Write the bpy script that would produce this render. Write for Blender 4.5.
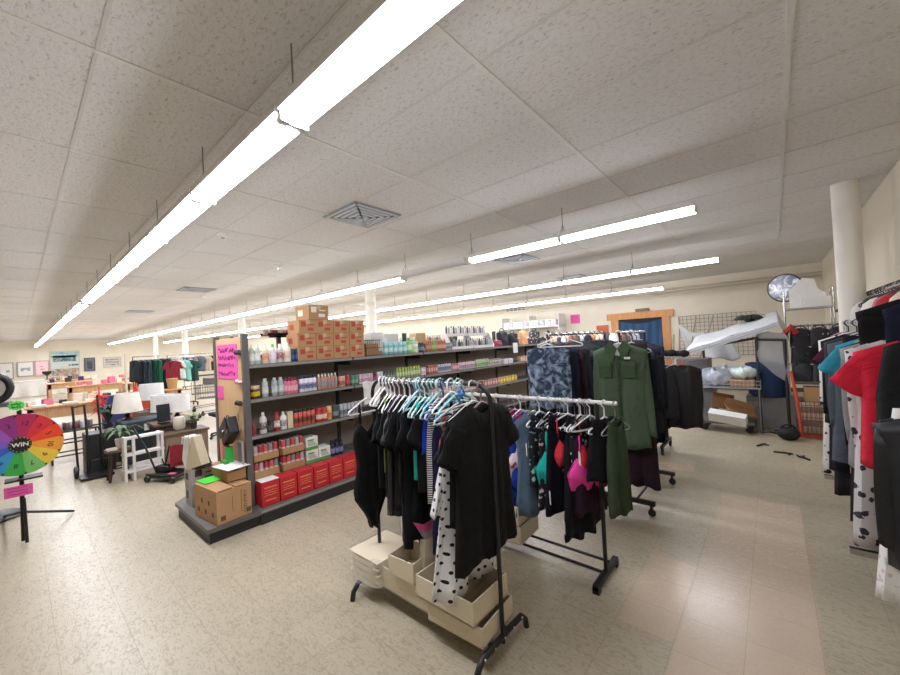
import bpy, math, random
from math import sin, cos, pi, sqrt, radians
from mathutils import Vector, Matrix
for _o in list(bpy.data.objects): bpy.data.objects.remove(_o)
SC = bpy.context.scene
COL = SC.collection

# ------------------------------------------------------------------ camera
FPX = 375.0
A = Vector((-435, -27.5, -375)).normalized()
B = Vector((322, 11.5, -375)); B = (B - A * A.dot(B)).normalized()
WX = -A; WY = B; WZ = WX.cross(WY)
camd = bpy.data.cameras.new('camera'); cam = bpy.data.objects.new('camera', camd); COL.objects.link(cam)
camd.sensor_fit = 'HORIZONTAL'; camd.sensor_width = 36; camd.lens = FPX / 900 * 36
camd.clip_start = 0.05; camd.clip_end = 200
cam.matrix_world = Matrix(((WX.x, WX.y, WX.z, 0), (WY.x, WY.y, WY.z, 0), (WZ.x, WZ.y, WZ.z, 1.62), (0, 0, 0, 1)))
SC.camera = cam
# ------------------------------------------------------------------ world, exposure
w = bpy.data.worlds.new('world'); SC.world = w; w.use_nodes = True
w.node_tree.nodes['Background'].inputs[0].default_value = (0.9, 0.93, 1, 1)
w.node_tree.nodes['Background'].inputs[1].default_value = 0.3
SC.view_settings.view_transform = 'Standard'; SC.view_settings.look = 'None'
SC.view_settings.exposure = 1.5; SC.view_settings.gamma = 1; SC.view_settings.use_curve_mapping = False
LAMP = 15.0     # radiance of the fluorescent tubes

# ------------------------------------------------------------------ materials
def lin(c):
    if isinstance(c, str):
        c = [int(c[i:i+2], 16) / 255 for i in (0, 2, 4)]
    return tuple((x / 12.92 if x <= .04045 else ((x + .055) / 1.055) ** 2.4) for x in c) + (1,)
_M = {}
def M(col, rough=.6, metal=0, kind='plain', col2=None, sc=20., alpha=None, bump=0):
    key = (col, rough, metal, kind, col2, sc, alpha, bump)
    if key in _M: return _M[key]
    m = bpy.data.materials.new(f'{kind}_{col}'); m.use_nodes = True
    nt = m.node_tree; N = nt.nodes; L = nt.links; bs = N['Principled BSDF']
    bs.inputs['Roughness'].default_value = rough; bs.inputs['Metallic'].default_value = metal
    tc = N.new('ShaderNodeTexCoord')
    def noise(scale, det=3, dist=0, vec=None):
        n = N.new('ShaderNodeTexNoise'); n.inputs['Scale'].default_value = scale; n.inputs['Detail'].default_value = det
        n.inputs['Distortion'].default_value = dist; L.new(vec or tc.outputs['Object'], n.inputs['Vector']); return n
    def ramp(src, stops, const=False):
        r = N.new('ShaderNodeValToRGB'); e = r.color_ramp.elements
        if const: r.color_ramp.interpolation = 'CONSTANT'
        while len(e) < len(stops): e.new(.5)
        for el, (p, c) in zip(e, stops): el.position = p; el.color = c
        L.new(src, r.inputs[0]); return r
    c1 = lin(col); c2 = lin(col2) if col2 else tuple(x * .8 for x in c1[:3]) + (1,)
    base = bs.inputs['Base Color']; src = None
    if kind == 'plain':
        n = noise(sc); r = ramp(n.outputs['Fac'], [(.3, tuple(x * .93 for x in c1[:3]) + (1,)), (.7, c1)]); L.new(r.outputs[0], base); src = n
    elif kind == 'cloth':
        n = noise(260, 2); r = ramp(n.outputs['Fac'], [(.3, tuple(x * .8 for x in c1[:3]) + (1,)), (.7, c1)]); L.new(r.outputs[0], base)
        src = noise(7, 5, .9); bump = bump or .75
        try: bs.inputs['Specular IOR Level'].default_value = .35
        except Exception: pass
    elif kind == 'tiedye':
        n = noise(sc, 5, 1.5); r = ramp(n.outputs['Fac'], [(.44, c1), (.56, tuple((a + b) / 2 for a, b in zip(c1, c2))), (.68, c2)]); L.new(r.outputs[0], base)
    elif kind == 'floral':
        v = N.new('ShaderNodeTexVoronoi'); v.inputs['Scale'].default_value = sc; L.new(tc.outputs['Object'], v.inputs['Vector'])
        n = noise(sc * .8, 4, 2); mx = N.new('ShaderNodeMath'); mx.operation = 'MULTIPLY'
        L.new(v.outputs['Distance'], mx.inputs[0]); L.new(n.outputs['Fac'], mx.inputs[1])
        r = ramp(mx.outputs[0], [(.0, c2), (.16, c1)], True); L.new(r.outputs[0], base)
    elif kind == 'dots':
        # regular dots laid on the cloth (object x and z)
        sep = N.new('ShaderNodeSeparateXYZ'); L.new(tc.outputs['Object'], sep.inputs[0])
        def mth(op, a, b=None):
            k = N.new('ShaderNodeMath'); k.operation = op
            for i, q in enumerate((a, b)):
                if q is None: continue
                if isinstance(q, (int, float)): k.inputs[i].default_value = q
                else: L.new(q, k.inputs[i])
            return k.outputs[0]
        z = mth('MULTIPLY', sep.outputs[2], sc); row = mth('FLOOR', z)
        x = mth('ADD', mth('MULTIPLY', sep.outputs[0], sc), mth('MULTIPLY', row, .5))
        fx = mth('SUBTRACT', mth('FRACT', x), .5); fz = mth('SUBTRACT', mth('FRACT', z), .5)
        d = mth('ADD', mth('MULTIPLY', fx, fx), mth('MULTIPLY', fz, fz))
        r = ramp(d, [(0, c2), (.042, c1)], True); L.new(r.outputs[0], base)
    elif kind in ('stripes', 'vstripes'):
        wv = N.new('ShaderNodeTexWave'); wv.inputs['Scale'].default_value = sc; wv.bands_direction = 'Z' if kind == 'stripes' else 'X'
        L.new(tc.outputs['Object'], wv.inputs['Vector'])
        r = ramp(wv.outputs['Fac'], [(0, c2), (.5, c1)], True); L.new(r.outputs[0], base)
    elif kind == 'wood':
        mp = N.new('ShaderNodeMapping'); mp.inputs['Scale'].default_value = (8, 8, .8); L.new(tc.outputs['Object'], mp.inputs[0])
        n = noise(sc, 5, 1.2, mp.outputs[0]); r = ramp(n.outputs['Fac'], [(.3, c2), (.7, c1)]); L.new(r.outputs[0], base)
    elif kind == 'floor':
        mp = N.new('ShaderNodeMapping'); mp.inputs['Rotation'].default_value = (0, 0, .6); L.new(tc.outputs['Object'], mp.inputs[0])
        br = N.new('ShaderNodeTexBrick'); br.offset = 0; br.inputs['Scale'].default_value = 1
        br.inputs['Brick Width'].default_value = .29; br.inputs['Row Height'].default_value = .29
        br.inputs['Mortar Size'].default_value = .0022; br.inputs['Mortar Smooth'].default_value = .3
        br.inputs['Color1'].default_value = (.93,) * 3 + (1,); br.inputs['Color2'].default_value = (1.0,) * 3 + (1,); br.inputs['Mortar'].default_value = (.78, .76, .72, 1)
        mb_ = N.new('ShaderNodeMapping'); mb_.inputs['Location'].default_value = (.47, -.12, 0); L.new(tc.outputs['Object'], mb_.inputs[0]); L.new(mb_.outputs[0], br.inputs['Vector'])
        mp2 = N.new('ShaderNodeMapping'); mp2.inputs['Scale'].default_value = (1, 2.6, 1); mp2.inputs['Rotation'].default_value = (0, 0, .75); L.new(tc.outputs['Object'], mp2.inputs[0])
        n = noise(17, 6, 2.0, mp2.outputs[0]); r = ramp(n.outputs['Fac'], [(.38, c2), (.5, c1), (.62, c1), (.74, tuple(min(1, x * 1.18) for x in c1[:3]) + (1,))])
        mx = N.new('ShaderNodeMix'); mx.data_type = 'RGBA'; mx.blend_type = 'MULTIPLY'; mx.inputs[0].default_value = 1
        L.new(r.outputs[0], mx.inputs[6]); L.new(br.outputs['Color'], mx.inputs[7])
        n3 = noise(90, 2); r3 = ramp(n3.outputs['Fac'], [(.24, (.45, .4, .35, 1)), (.30, (1, 1, 1, 1))])
        mx2 = N.new('ShaderNodeMix'); mx2.data_type = 'RGBA'; mx2.blend_type = 'MULTIPLY'; mx2.inputs[0].default_value = 1
        L.new(mx.outputs[2], mx2.inputs[6]); L.new(r3.outputs[0], mx2.inputs[7]); L.new(mx2.outputs[2], base)
        rr = ramp(n.outputs['Fac'], [(.3, (rough + .12,) * 3 + (1,)), (.7, (rough - .06,) * 3 + (1,))]); L.new(rr.outputs[0], bs.inputs['Roughness'])
        src = noise(5, 3, .5); bump = .12
    elif kind == 'ceiling':
        sep = N.new('ShaderNodeSeparateXYZ'); L.new(tc.outputs['Object'], sep.inputs[0])
        mpc = N.new('ShaderNodeMapping'); mpc.inputs['Scale'].default_value = (1, 1.7, 1); L.new(tc.outputs['Object'], mpc.inputs[0])
        n = noise(38, 7, .8, mpc.outputs[0]); r = ramp(n.outputs['Fac'], [(.30, (.36, .34, .32, 1)), (.40, (.8, .8, .8, 1)), (.52, (1, 1, 1, 1))])
        n2 = noise(.35, 2); r2 = ramp(n2.outputs['Fac'], [(.3, c2), (.65, c1)])
        mx = N.new('ShaderNodeMix'); mx.data_type = 'RGBA'; mx.blend_type = 'MULTIPLY'; mx.inputs[0].default_value = .5
        L.new(r2.outputs[0], mx.inputs[6]); L.new(r.outputs[0], mx.inputs[7]); L.new(mx.outputs[2], base)
        src = n; bump = .25
    elif kind == 'mesh':
        v = noise(sc); r = ramp(v.outputs['Fac'], [(.4, c1), (.6, c2)]); L.new(r.outputs[0], base)
    if src is not None and bump:
        b = N.new('ShaderNodeBump'); b.inputs['Strength'].default_value = bump; b.inputs['Distance'].default_value = .03 if kind == 'cloth' else .01
        L.new(src.outputs['Fac'], b.inputs['Height']); L.new(b.outputs[0], bs.inputs['Normal'])
    if alpha is not None: bs.inputs['Alpha'].default_value = alpha
    _M[key] = m; return m
def glow(col, s):
    key = ('glow', col, s)
    if key not in _M:
        m = bpy.data.materials.new('tube_light'); m.use_nodes = True; bs = m.node_tree.nodes['Principled BSDF']
        bs.inputs['Base Color'].default_value = (.9, .9, .9, 1); bs.inputs['Emission Color'].default_value = lin(col); bs.inputs['Emission Strength'].default_value = s
        _M[key] = m
    return _M[key]
def cloth(c, **k): return M(c, .92, kind='cloth', **k)
BLACK = M('17171a', .45); BLKCLOTH = cloth('05061b'); CHROME = M('c8c8c8', .25, 1); WHITE = M('e9e7e2', .5); CARD = M('b0895f', .85, sc=8.)
CREAM = M('dcd0b4', .85, bump=.1, sc=60.)

# ------------------------------------------------------------------ mesh builder
class MB:
    def __init__(s): s.v = []; s.f = []; s.m = []; s.sm = []
    def add(s, vs, fs, m=0, smooth=False):
        o = len(s.v); s.v += [tuple(p) for p in vs]
        for f in fs: s.f.append([o + i for i in f]); s.m.append(m); s.sm.append(smooth)
    def box(s, x0, y0, z0, x1, y1, z1, m=0, mat=None):
        vs = [Vector((x, y, z)) for z in (z0, z1) for y in (y0, y1) for x in (x0, x1)]
        if mat: vs = [mat @ p for p in vs]
        s.add(vs, [(0, 2, 3, 1), (4, 5, 7, 6), (0, 1, 5, 4), (2, 6, 7, 3), (0, 4, 6, 2), (1, 3, 7, 5)], m); return s
    def cbox(s, cx, cy, cz, sx, sy, sz, m=0, rz=0, rx=0, ry=0):
        T = Matrix.Translation((cx, cy, cz)) @ Matrix.Rotation(rz, 4, 'Z') @ Matrix.Rotation(ry, 4, 'Y') @ Matrix.Rotation(rx, 4, 'X')
        return s.box(-sx/2, -sy/2, -sz/2, sx/2, sy/2, sz/2, m, T)
    def tube(s, pts, r, n=8, m=0, closed=False):
        pts = [Vector(p) for p in pts]; rs = r if isinstance(r, (list, tuple)) else [r] * len(pts)
        K = len(pts); rings = []; prev = None
        for i, p in enumerate(pts):
            a = pts[(i - 1) % K] if (closed or i > 0) else p; b = pts[(i + 1) % K] if (closed or i < K - 1) else p
            d = (b - a).normalized()
            if prev is None: u = d.orthogonal().normalized()
            else:
                u = prev - d * prev.dot(d); u = u.normalized() if u.length > 1e-6 else d.orthogonal().normalized()
            prev = u; v = d.cross(u)
            rings.append([p + (u * cos(2 * pi * k / n) + v * sin(2 * pi * k / n)) * rs[i] for k in range(n)])
        vs = [q for R_ in rings for q in R_]; fs = []
        for i in range(K if closed else K - 1):
            j = (i + 1) % K
            for k in range(n): fs.append((i * n + k, i * n + (k + 1) % n, j * n + (k + 1) % n, j * n + k))
        s.add(vs, fs, m, True)
        if not closed:
            s.add(rings[0][::-1], [tuple(range(n))], m); s.add(rings[-1], [tuple(range(n))], m)
        return s
    def lathe(s, prof, n=14, c=(0, 0, 0), m=0, mat=None, smooth=True):
        vs = []; fs = []
        for r, z in prof:
            for k in range(n):
                p = Vector((r * cos(2 * pi * k / n), r * sin(2 * pi * k / n), z))
                if mat: p = mat @ p
                vs.append(p + Vector(c))
        for i in range(len(prof) - 1):
            for k in range(n): fs.append((i * n + k, i * n + (k + 1) % n, (i + 1) * n + (k + 1) % n, (i + 1) * n + k))
        s.add(vs, fs, m, smooth)
        s.add(vs[:n][::-1], [tuple(range(n))], m); s.add(vs[-n:], [tuple(range(n))], m); return s
    def prism(s, poly, t, mat=None, m=0):
        """polygon in local XY, thickness t along Z"""
        n = len(poly); vs = [Vector((x, y, 0)) for x, y in poly] + [Vector((x, y, t)) for x, y in poly]
        if mat: vs = [mat @ p for p in vs]
        s.add(vs, [tuple(range(n))[::-1], tuple(range(n, 2 * n))] + [(i, (i + 1) % n, n + (i + 1) % n, n + i) for i in range(n)], m); return s
    def grid(s, fn, nu, nv, m=0, closed=False, mf=None):
        vs = [fn(i / (nu if closed else nu - 1), j / (nv - 1)) for j in range(nv) for i in range(nu)]
        o = len(s.v); s.v += [tuple(p) for p in vs]
        for j in range(nv - 1):
            for i in range(nu if closed else nu - 1):
                s.f.append([o + j * nu + i, o + j * nu + (i + 1) % nu, o + (j + 1) * nu + (i + 1) % nu, o + (j + 1) * nu + i])
                s.m.append(mf(i / nu, j / nv) if mf else m); s.sm.append(True)
        return s
    def sph(s, c, r, n=12, m=0, sc=(1, 1, 1)):
        k = n // 2
        prof = [(max(1e-4, r * sin(pi * i / k)), -r * cos(pi * i / k)) for i in range(k + 1)]
        return s.lathe(prof, n, c, m, Matrix.Diagonal((sc[0], sc[1], sc[2], 1)))
    def mesh(s, name, mats):
        me = bpy.data.meshes.new(name); me.from_pydata(s.v, [], s.f)
        for q in mats: me.materials.append(q)
        me.polygons.foreach_set('material_index', [min(x, len(mats) - 1) for x in s.m])
        me.polygons.foreach_set('use_smooth', s.sm); me.update()
        try: me.set_sharp_from_angle(angle=radians(50))
        except Exception: pass
        return me
    def build(s, name, mats, parent=None, loc=None, rz=0, bevel=0, label=None, cat=None, group=None, kind=None, rot=None):
        if not isinstance(mats, (list, tuple)): mats = [mats]
        o = bpy.data.objects.new(name, s.mesh(name, mats)); COL.objects.link(o)
        if parent: o.parent = parent
        if loc: o.location = loc
        if rz: o.rotation_euler = (0, 0, rz)
        if rot: o.rotation_euler = rot
        if bevel:
            bm = o.modifiers.new('bevel', 'BEVEL'); bm.width = bevel; bm.segments = 2; bm.limit_method = 'ANGLE'
        tag(o, label, cat, group, kind); return o
def tag(o, label=None, cat=None, group=None, kind=None):
    if label: o['label'] = label
    if cat: o['category'] = cat
    if group: o['group'] = group
    if kind: o['kind'] = kind
    return o
def thing(name, label, cat, loc=(0, 0, 0), rz=0, group=None):
    o = bpy.data.objects.new(name, None); o.empty_display_size = .05; COL.objects.link(o)
    o.location = loc; o.rotation_euler = (0, 0, rz); return tag(o, label, cat, group)
def dup(root, loc, rz=0, label=None, group=None, scale=None):
    r = root.copy(); COL.objects.link(r); r.location = loc; r.rotation_euler = (0, 0, rz)
    if scale: r.scale = scale if isinstance(scale, (tuple, list)) else (scale,) * 3
    if label: r['label'] = label
    if group: r['group'] = group
    elif 'group' in r: del r['group']
    for ch in list(root.children):
        c = ch.copy(); COL.objects.link(c); c.parent = r
        for g in list(ch.children):
            d = g.copy(); COL.objects.link(d); d.parent = c
    return r
def struct(name, mb, mats, **k): return mb.build(name, mats, kind='structure', **k)
ORD = ('first', 'second', 'third', 'fourth', 'fifth', 'sixth', 'seventh', 'eighth', 'ninth', 'tenth', 'eleventh', 'twelfth', 'thirteenth', 'fourteenth', 'fifteenth', 'sixteenth', 'seventeenth', 'eighteenth', 'nineteenth', 'twentieth', 'twenty-first', 'twenty-second', 'twenty-third', 'twenty-fourth', 'twenty-fifth', 'twenty-sixth')
R = random.Random(7)
def text(name, body, size, parent, mat, M4, off=0):
    c = bpy.data.curves.new(name, 'FONT'); c.body = body; c.size = size; c.extrude = .0012; c.offset = off; c.align_x = 'CENTER'; c.align_y = 'CENTER'
    o = bpy.data.objects.new(name, c); me = bpy.data.meshes.new_from_object(o); bpy.data.objects.remove(o)
    me.materials.clear(); me.materials.append(mat); o = bpy.data.objects.new(name, me); COL.objects.link(o); o.parent = parent; o.matrix_local = M4; return o
def arc(c, r, a0, a1, n, ax='xz'):
    out = []
    for i in range(n + 1):
        a = a0 + (a1 - a0) * i / n; p = [c[0], c[1], c[2]]
        p['xyz'.index(ax[0])] += r * cos(a); p['xyz'.index(ax[1])] += r * sin(a); out.append(tuple(p))
    return out

# ------------------------------------------------------------------ the setting
CH = 3.05; XW = -34.0; YB = 12.3; XR = .93; YF = -6.0
WALL = M('e2d9c6', .85, sc=2.)
struct('floor', MB().box(XW - .2, YF - .2, -.1, XR + .2, YB + .2, 0), M('b4aa94', .33, kind='floor', col2='a3987f'))
ft = MB()
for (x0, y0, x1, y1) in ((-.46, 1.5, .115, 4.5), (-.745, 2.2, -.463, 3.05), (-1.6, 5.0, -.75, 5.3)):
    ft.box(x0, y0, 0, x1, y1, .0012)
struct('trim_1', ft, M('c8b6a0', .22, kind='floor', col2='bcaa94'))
struct('ceiling', MB().box(XW - .2, YF - .2, CH, XR + .2, YB + .2, CH + .1), M('e6e4e2', .95, kind='ceiling', col2='dad8d5'))
struct('wall_back', MB().box(XW - .2, YB, 0, XR + .2, YB + .2, CH), WALL)
struct('wall_right', MB().box(XR, YF - .2, 0, XR + .2, YB + .2, CH), WALL)
struct('wall_left', MB().box(XW - .2, YF - .2, 0, XW, YB + .2, CH), WALL)
struct('wall_front', MB().box(XW - .2, YF - .2, 0, XR + .2, YF, CH), WALL)
# ceiling grid: wide painted strips along the room, thin ones across
g = MB()
k = -26
while True:
    x = .13 + 1.215 * k
    if x > .9: break
    g.box(x - .014, YF, CH - .006, x + .014, YB, CH); k += 1
g2 = MB(); y = .28 - .655 * 9
while y < YB:
    g2.box(XW, y - .008, CH - .003, XR, y + .008, CH); y += .655
struct('trim_2', g, M('e2dfda', .8)); struct('trim_3', g2, M('d6d3ce', .8))
# ledge and pipe high on the back wall
struct('trim_4', MB().box(XW, YB - .05, 2.72, XR, YB, 2.76).tube([(XW, YB - .1, 2.82), (XR, YB - .1, 2.82)], .018), M('c9c0ae', .7))
struct('baseboard_back', MB().box(XW, YB - .012, 0, XR, YB, .1), M('5a5048', .6))
struct('baseboard_right', MB().box(XR - .012, YF, 0, XR, YB, .1), M('5a5048', .6))
struct('baseboard_left', MB().box(XW, YF, 0, XW + .012, YB, .1), M('5a5048', .6))
# columns
struct('trim_5', MB().lathe([(.105, 0), (.105, CH)], 28, (.63, 5.62, 0)), M('efeae0', .75, sc=4.))
for i, (cx, cy) in enumerate(((-7.67, 5.9), (-16.2, 6.0), (-24.4, 6.1), (-31.0, 6.1))):
    struct('trim_%d' % (6 + i), MB().lathe([(.13, 0), (.13, CH)], 20, (cx, cy, 0)), M('efeae0', .75, sc=4.))
# doorway with curtain on the back wall
dm = M('d39a62', .6, kind='wood', col2='c1834a', sc=3.)
d = MB(); d.box(-3.84, YB - .05, 0, -3.62, YB, 2.05).box(-2.42, YB - .05, 0, -2.22, YB, 2.05).box(-3.95, YB - .07, 2.05, -2.12, YB, 2.25)
struct('door_1', d, dm)
dark = MB().box(-3.62, YB - .012, 0, -2.42, YB - .002, 2.05); struct('door_2', dark, M('2b2f35', .9))
def curt(u, v):
    sag = .10 * sin(pi * u)
    return (-3.6 + 1.17 * u, YB - .06 + .018 * sin(u * 34 + v * 3) + .02 * sin(v * 9 + u * 7), 2.0 - sag * (1 - v) - v * 1.9)
MB().grid(curt, 60, 30).build('curtain', cloth('3a5676'), label='slate blue cloth hung over the wood-framed doorway', cat='curtain')
MB().box(-3.1, YB - .12, 2.25, -2.75, YB - .01, 2.34).build('door_closer', M('7d6c5c', .6), label='small brown box sitting above the wood door frame', cat='box')
# wall grille
v = thing('air_grille', 'white grille with dark openings high on the back wall above the shelves', 'vent', (-7.25, YB, 2.66))
MB().box(-.45, -.03, 0, .45, 0, .32).build('frame', WHITE, v)
for r_ in range(2):
    for q in range(5):
        MB().box(-.4 + q * .165, -.036, .03 + r_ * .15, -.27 + q * .165, -.03, .13 + r_ * .15).build('opening', M('4a4a50', .7), v)
def scrib(mb, x0, x1, z0, z1, rows, y, seed, r=.004):
    q = random.Random(seed); h = (z1 - z0) / rows
    for i in range(rows):
        zc = z1 - h * (i + .5); x = x0
        while x < x1 - h * .3:
            wd = h * q.uniform(.35, .6); n = 4
            mb.tube([(x + wd * j / n, y, zc + h * .33 * q.uniform(-1, 1)) for j in range(n + 1)], r, 4)
            x += wd * q.uniform(1.1, 1.7)
t = MB().box(-.16, -.006, 0, .16, 0, .3).build('paper_sign', M('ef5fa8', .7), loc=(-5.0, YB, 2.04), label='small pink paper sign on the back wall left of the doorway', cat='sign')
s_ = MB(); scrib(s_, -.12, .12, .05, .26, 3, -.007, 3, .004); s_.build('handwriting', M('a33a70'), t)
MB().box(-.18, -.05, 0, .18, 0, .3).build('exit_box', M('c4623a', .6), loc=(-4.12, YB, 1.62), label='small orange-red box on the wall beside the door frame', cat='box')
def burst(name, label, loc, r, rz=0, n=14, col='62e25a', par=None, dx=0):
    pts = [((r if i % 2 else r * .78) * cos(pi * i / n), (r if i % 2 else r * .78) * .8 * sin(pi * i / n)) for i in range(2 * n)]
    o = MB().prism(pts, .003, Matrix.Rotation(pi / 2, 4, 'X')).build(name, M(col, .6), par, loc, rz, label=label, cat='sign' if label else None)
    s = MB(); scrib(s, -r * .5, r * .5, -r * .4, r * .4, 2, -.005, int(r * 999), .0035); s.build('handwriting', M('1d5c22'), o); return o
burst('starburst_sign', 'lime green starburst sign at the lower right of the blue door curtain', (-2.62, YB - .14, 1.05), .25)

# ------------------------------------------------------------------ ceiling fixtures
TUBE = glow('f5f6ff', LAMP)
def make_light(lit=True):
    t = thing('light_fixture', 'x', 'light')
    MB().box(-.605, -.078, .045, .605, .078, .085).build('housing', M('dedcd8', .5), t)
    def lens(u, v): a = pi * u; return (-.595 + 1.19 * v, .07 * cos(a), .045 - .05 * sin(a))
    MB().grid(lens, 15, 2).build('lens', TUBE if lit else M('d8d8d4', .4), t)
    for s in (-1, 1): MB().box(s * .602 - .006, -.065, .0, s * .602 + .006, .065, .08).build('end_cap', WHITE, t)
    h = MB(); h.tube([(-.6, 0, .09), (-.6, .0, .28), (-.6, 0, .375)], .004, 5).tube([(-.6, -.06, .09), (-.6, 0, .2), (-.6, .06, .09)], .003, 5)
    h.build('hanger', M('8d8a86', .4, .6), t); return t
L0 = make_light()
LZ = 2.635
rows = [(.85, -.99, 26, 'nearest ceiling row'), (3.88, -1.06, 2, 'short two-lamp row'), (4.05, -5.0, 23, 'second long row'), (6.95, -1.17, 26, 'third ceiling row'), (10.2, -2.54, 25, 'row nearest the back wall')]
first = True
for ri, (ly, lx, n, desc) in enumerate(rows):
    for i in range(n):
        x = lx - 1.235 * i
        if ri == 0 and i > 6: x -= .35
        if ri == 0 and i > 9: x -= .3
        if x < XW + 1: break
        lab = 'lit fluorescent strip light, %s from the right end of the %s' % (ORD[i], desc)
        if first: L0.location = (x, ly, LZ); L0['label'] = lab; L0['group'] = 'ceiling strip lights'; first = False
        else: dup(L0, (x, ly, LZ), 0, lab, 'ceiling strip lights')
u = make_light(False); u.location = (-3.65, 3.97, LZ + .02); tag(u, 'unlit white strip light bridging the gap in the second row', 'light')

def vent(x, y, s, label, rz=0):
    t = thing('ceiling_vent', label, 'vent', (x, y, CH), rz)
    MB().box(-s/2, -s/2, -.012, s/2, s/2, 0).build('plate', M('8b8f96', .5), t)
    for i in range(5):
        q = s / 2 * (.92 - i * .18); z = -.02 - .004 * i; m = MB()
        for sx, sy, ex, ey in ((-q, -q, q, -q + .018), (-q, q - .018, q, q), (-q, -q, -q + .018, q), (q - .018, -q, q, q)): m.box(sx, sy, z, ex, ey, -.01)
        m.build('louver', M('c6cbd2', .4), t)
vent(-3.32, 2.5, .6, 'square louvered air vent in the ceiling nearest the camera')
vent(-9.4, 2.6, .6, 'square louvered ceiling vent farther left between the light rows')
vent(-3.4, 5.9, .6, 'louvered ceiling vent just behind the second light row')
vent(-3.6, 8.9, .6, 'louvered ceiling vent between the third row and the back wall')
vent(-14.5, 2.5, .6, 'small looking louvered ceiling vent far down the left aisle')
for i, (x, y) in enumerate(((-6.2, 2.9), (-4.9, 1.65), (-10.4, 3.0))):
    s = thing('smoke_detector', ('round white detector on the ceiling between the first two light rows', 'tiny grey sprinkler head in the ceiling near the first light row', 'small round detector farthest away on the ceiling')[i], 'detector', (x, y, CH))
    MB().lathe([(.06, 0), (.055, -.03), (.03, -.04)], 16).build('body', WHITE, s); MB().lathe([(.02, -.04), (.018, -.055)], 10).build('sensor', CHROME, s)

# ------------------------------------------------------------------ gondola shelving
GX = -3.9; SP = -4.29; Y0 = 1.47; BAY = 1.22; NB = 6; Y1 = Y0 + BAY * NB
GREY = M('6a6662', .5, .2); DK = M('45413f', .6); PANEL = M('a3968a', .8)
gd = thing('gondola_shelving', 'long dark grey store shelving run stocked with toiletries', 'shelving', (SP, Y0, 0))
def gb(*a): return MB().box(*a)
for i in range(NB + 1):
    y = BAY * i
    gb(-.03, y - .02 + (.022 if i == 0 else 0), .12, .03, y + .02, 1.8).build('upright', DK, gd)
MB().box(-.01, 0, .12, .01, BAY * NB, 1.55).build('back_panel', PANEL, gd)
MB().box(-.01, BAY * 2.0, 1.55, .01, BAY * NB, 1.62).build('upper_back_panel', DK, gd)
# end frame and wood end panel
MB().box(-.39, -.02, .12, .38, .0, 1.78).build('end_panel', M('d9b58c', .55, kind='wood', col2='cfa77c', sc=3.), gd, bevel=.003)
for x in (.36, -.42): MB().box(x, -.035, .1, x + .045, .02, 1.81).build('end_post', M('6e6a68', .4, .3), gd)
for side in (1, -1):
    for z in (1.5, 1.16, .8, .37):
        for i in range(NB):
            s = MB().box(side * .02, BAY * i + .012, z - .02, side * .385, BAY * (i + 1) - .006, z)
            s.box(side * .378, BAY * i + .012, z - .035, side * .39, BAY * (i + 1) - .006, z + .004)
            sh = s.build('shelf', GREY, gd)
            MB().box(side * .39, BAY * i + .012, z - .032, side * .394, BAY * (i + 1) - .006, z - .004).build('price_rail', M('97938f', .4, .3), sh)
            MB().box(side * .03, BAY * i + .02, z - .09, side * .3, BAY * i + .026, z - .02).build('bracket', DK, sh)
    bd = MB().box(side * .0, 0, .1, side * .585, BAY * NB, .135).build('base_deck', GREY, gd)
    MB().box(side * .55, 0, 0, side * .575, BAY * NB, .1).build('kick_plate', M('222124', .5), gd)
    MB().box(side * .585, 0, .112, side * .59, BAY * NB, .132).build('edge_strip', M('a29d98', .4, .4), gd)
ec = [(-.5, -.0), (-.55, -.28), (-.4, -.44), (.59, -.44), (.59, 0)]
MB().prism(ec, .035, Matrix.Translation((0, 0, .1))).build('end_deck', GREY, gd)
MB().prism([(x * .95, y * .95) for x, y in ec], .1).build('end_kick_plate', M('222124', .5), gd)

# pink poster and scraps on end panel (faces -y)
YE = Y0 - .022
def paper(name, label, x, z, wdt, h, col, rows, seed, ink='8f2f6b', y=YE, rz=0, thick=.003):
    t = MB().box(0, -thick, 0, wdt, 0, h).build(name, M(col, .7), loc=(x, y, z), rz=rz, label=label, cat='sign')
    if rows: s = MB(); scrib(s, wdt * .08, wdt * .92, h * .06, h * .94, rows, -thick - .001, seed, wdt * .008); s.build('handwriting', M(ink, .7), t)
    return t
paper('poster', 'large hot pink handwritten poster on the wooden shelf end', -4.62, 1.36, .56, .36, 'f25cb4', 4, 5)
paper('poster', 'small pink paper scrap below the large pink poster', -4.66, 1.14, .17, .14, 'f25cb4', 0, 6)
for i, (x, z, c, n) in enumerate(((-3.99, 1.62, '4a3a4a', 'dark hair clip'), (-4.0, 1.33, 'c24a3a', 'red and white striped hair bow'), (-4.02, 1.12, '3a2c2c', 'small dark brown hair clip'))):
    t = thing('hair_bow', n + ' clipped to the corner of the wooden shelf end', 'hair bow', (x, YE - .02, z))
    for s in (-1, 1):
        MB().lathe([(.006, 0), (.028, .03), (.02, .05)], 8, mat=Matrix.Rotation(s * 1.2, 4, 'Y')).build('loop', M(c, .6, kind='vstripes', col2='e8e0dc' if i == 1 else c, sc=20.), t)
    MB().sph((0, 0, 0), .012).build('knot', M(c, .6), t)

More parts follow.
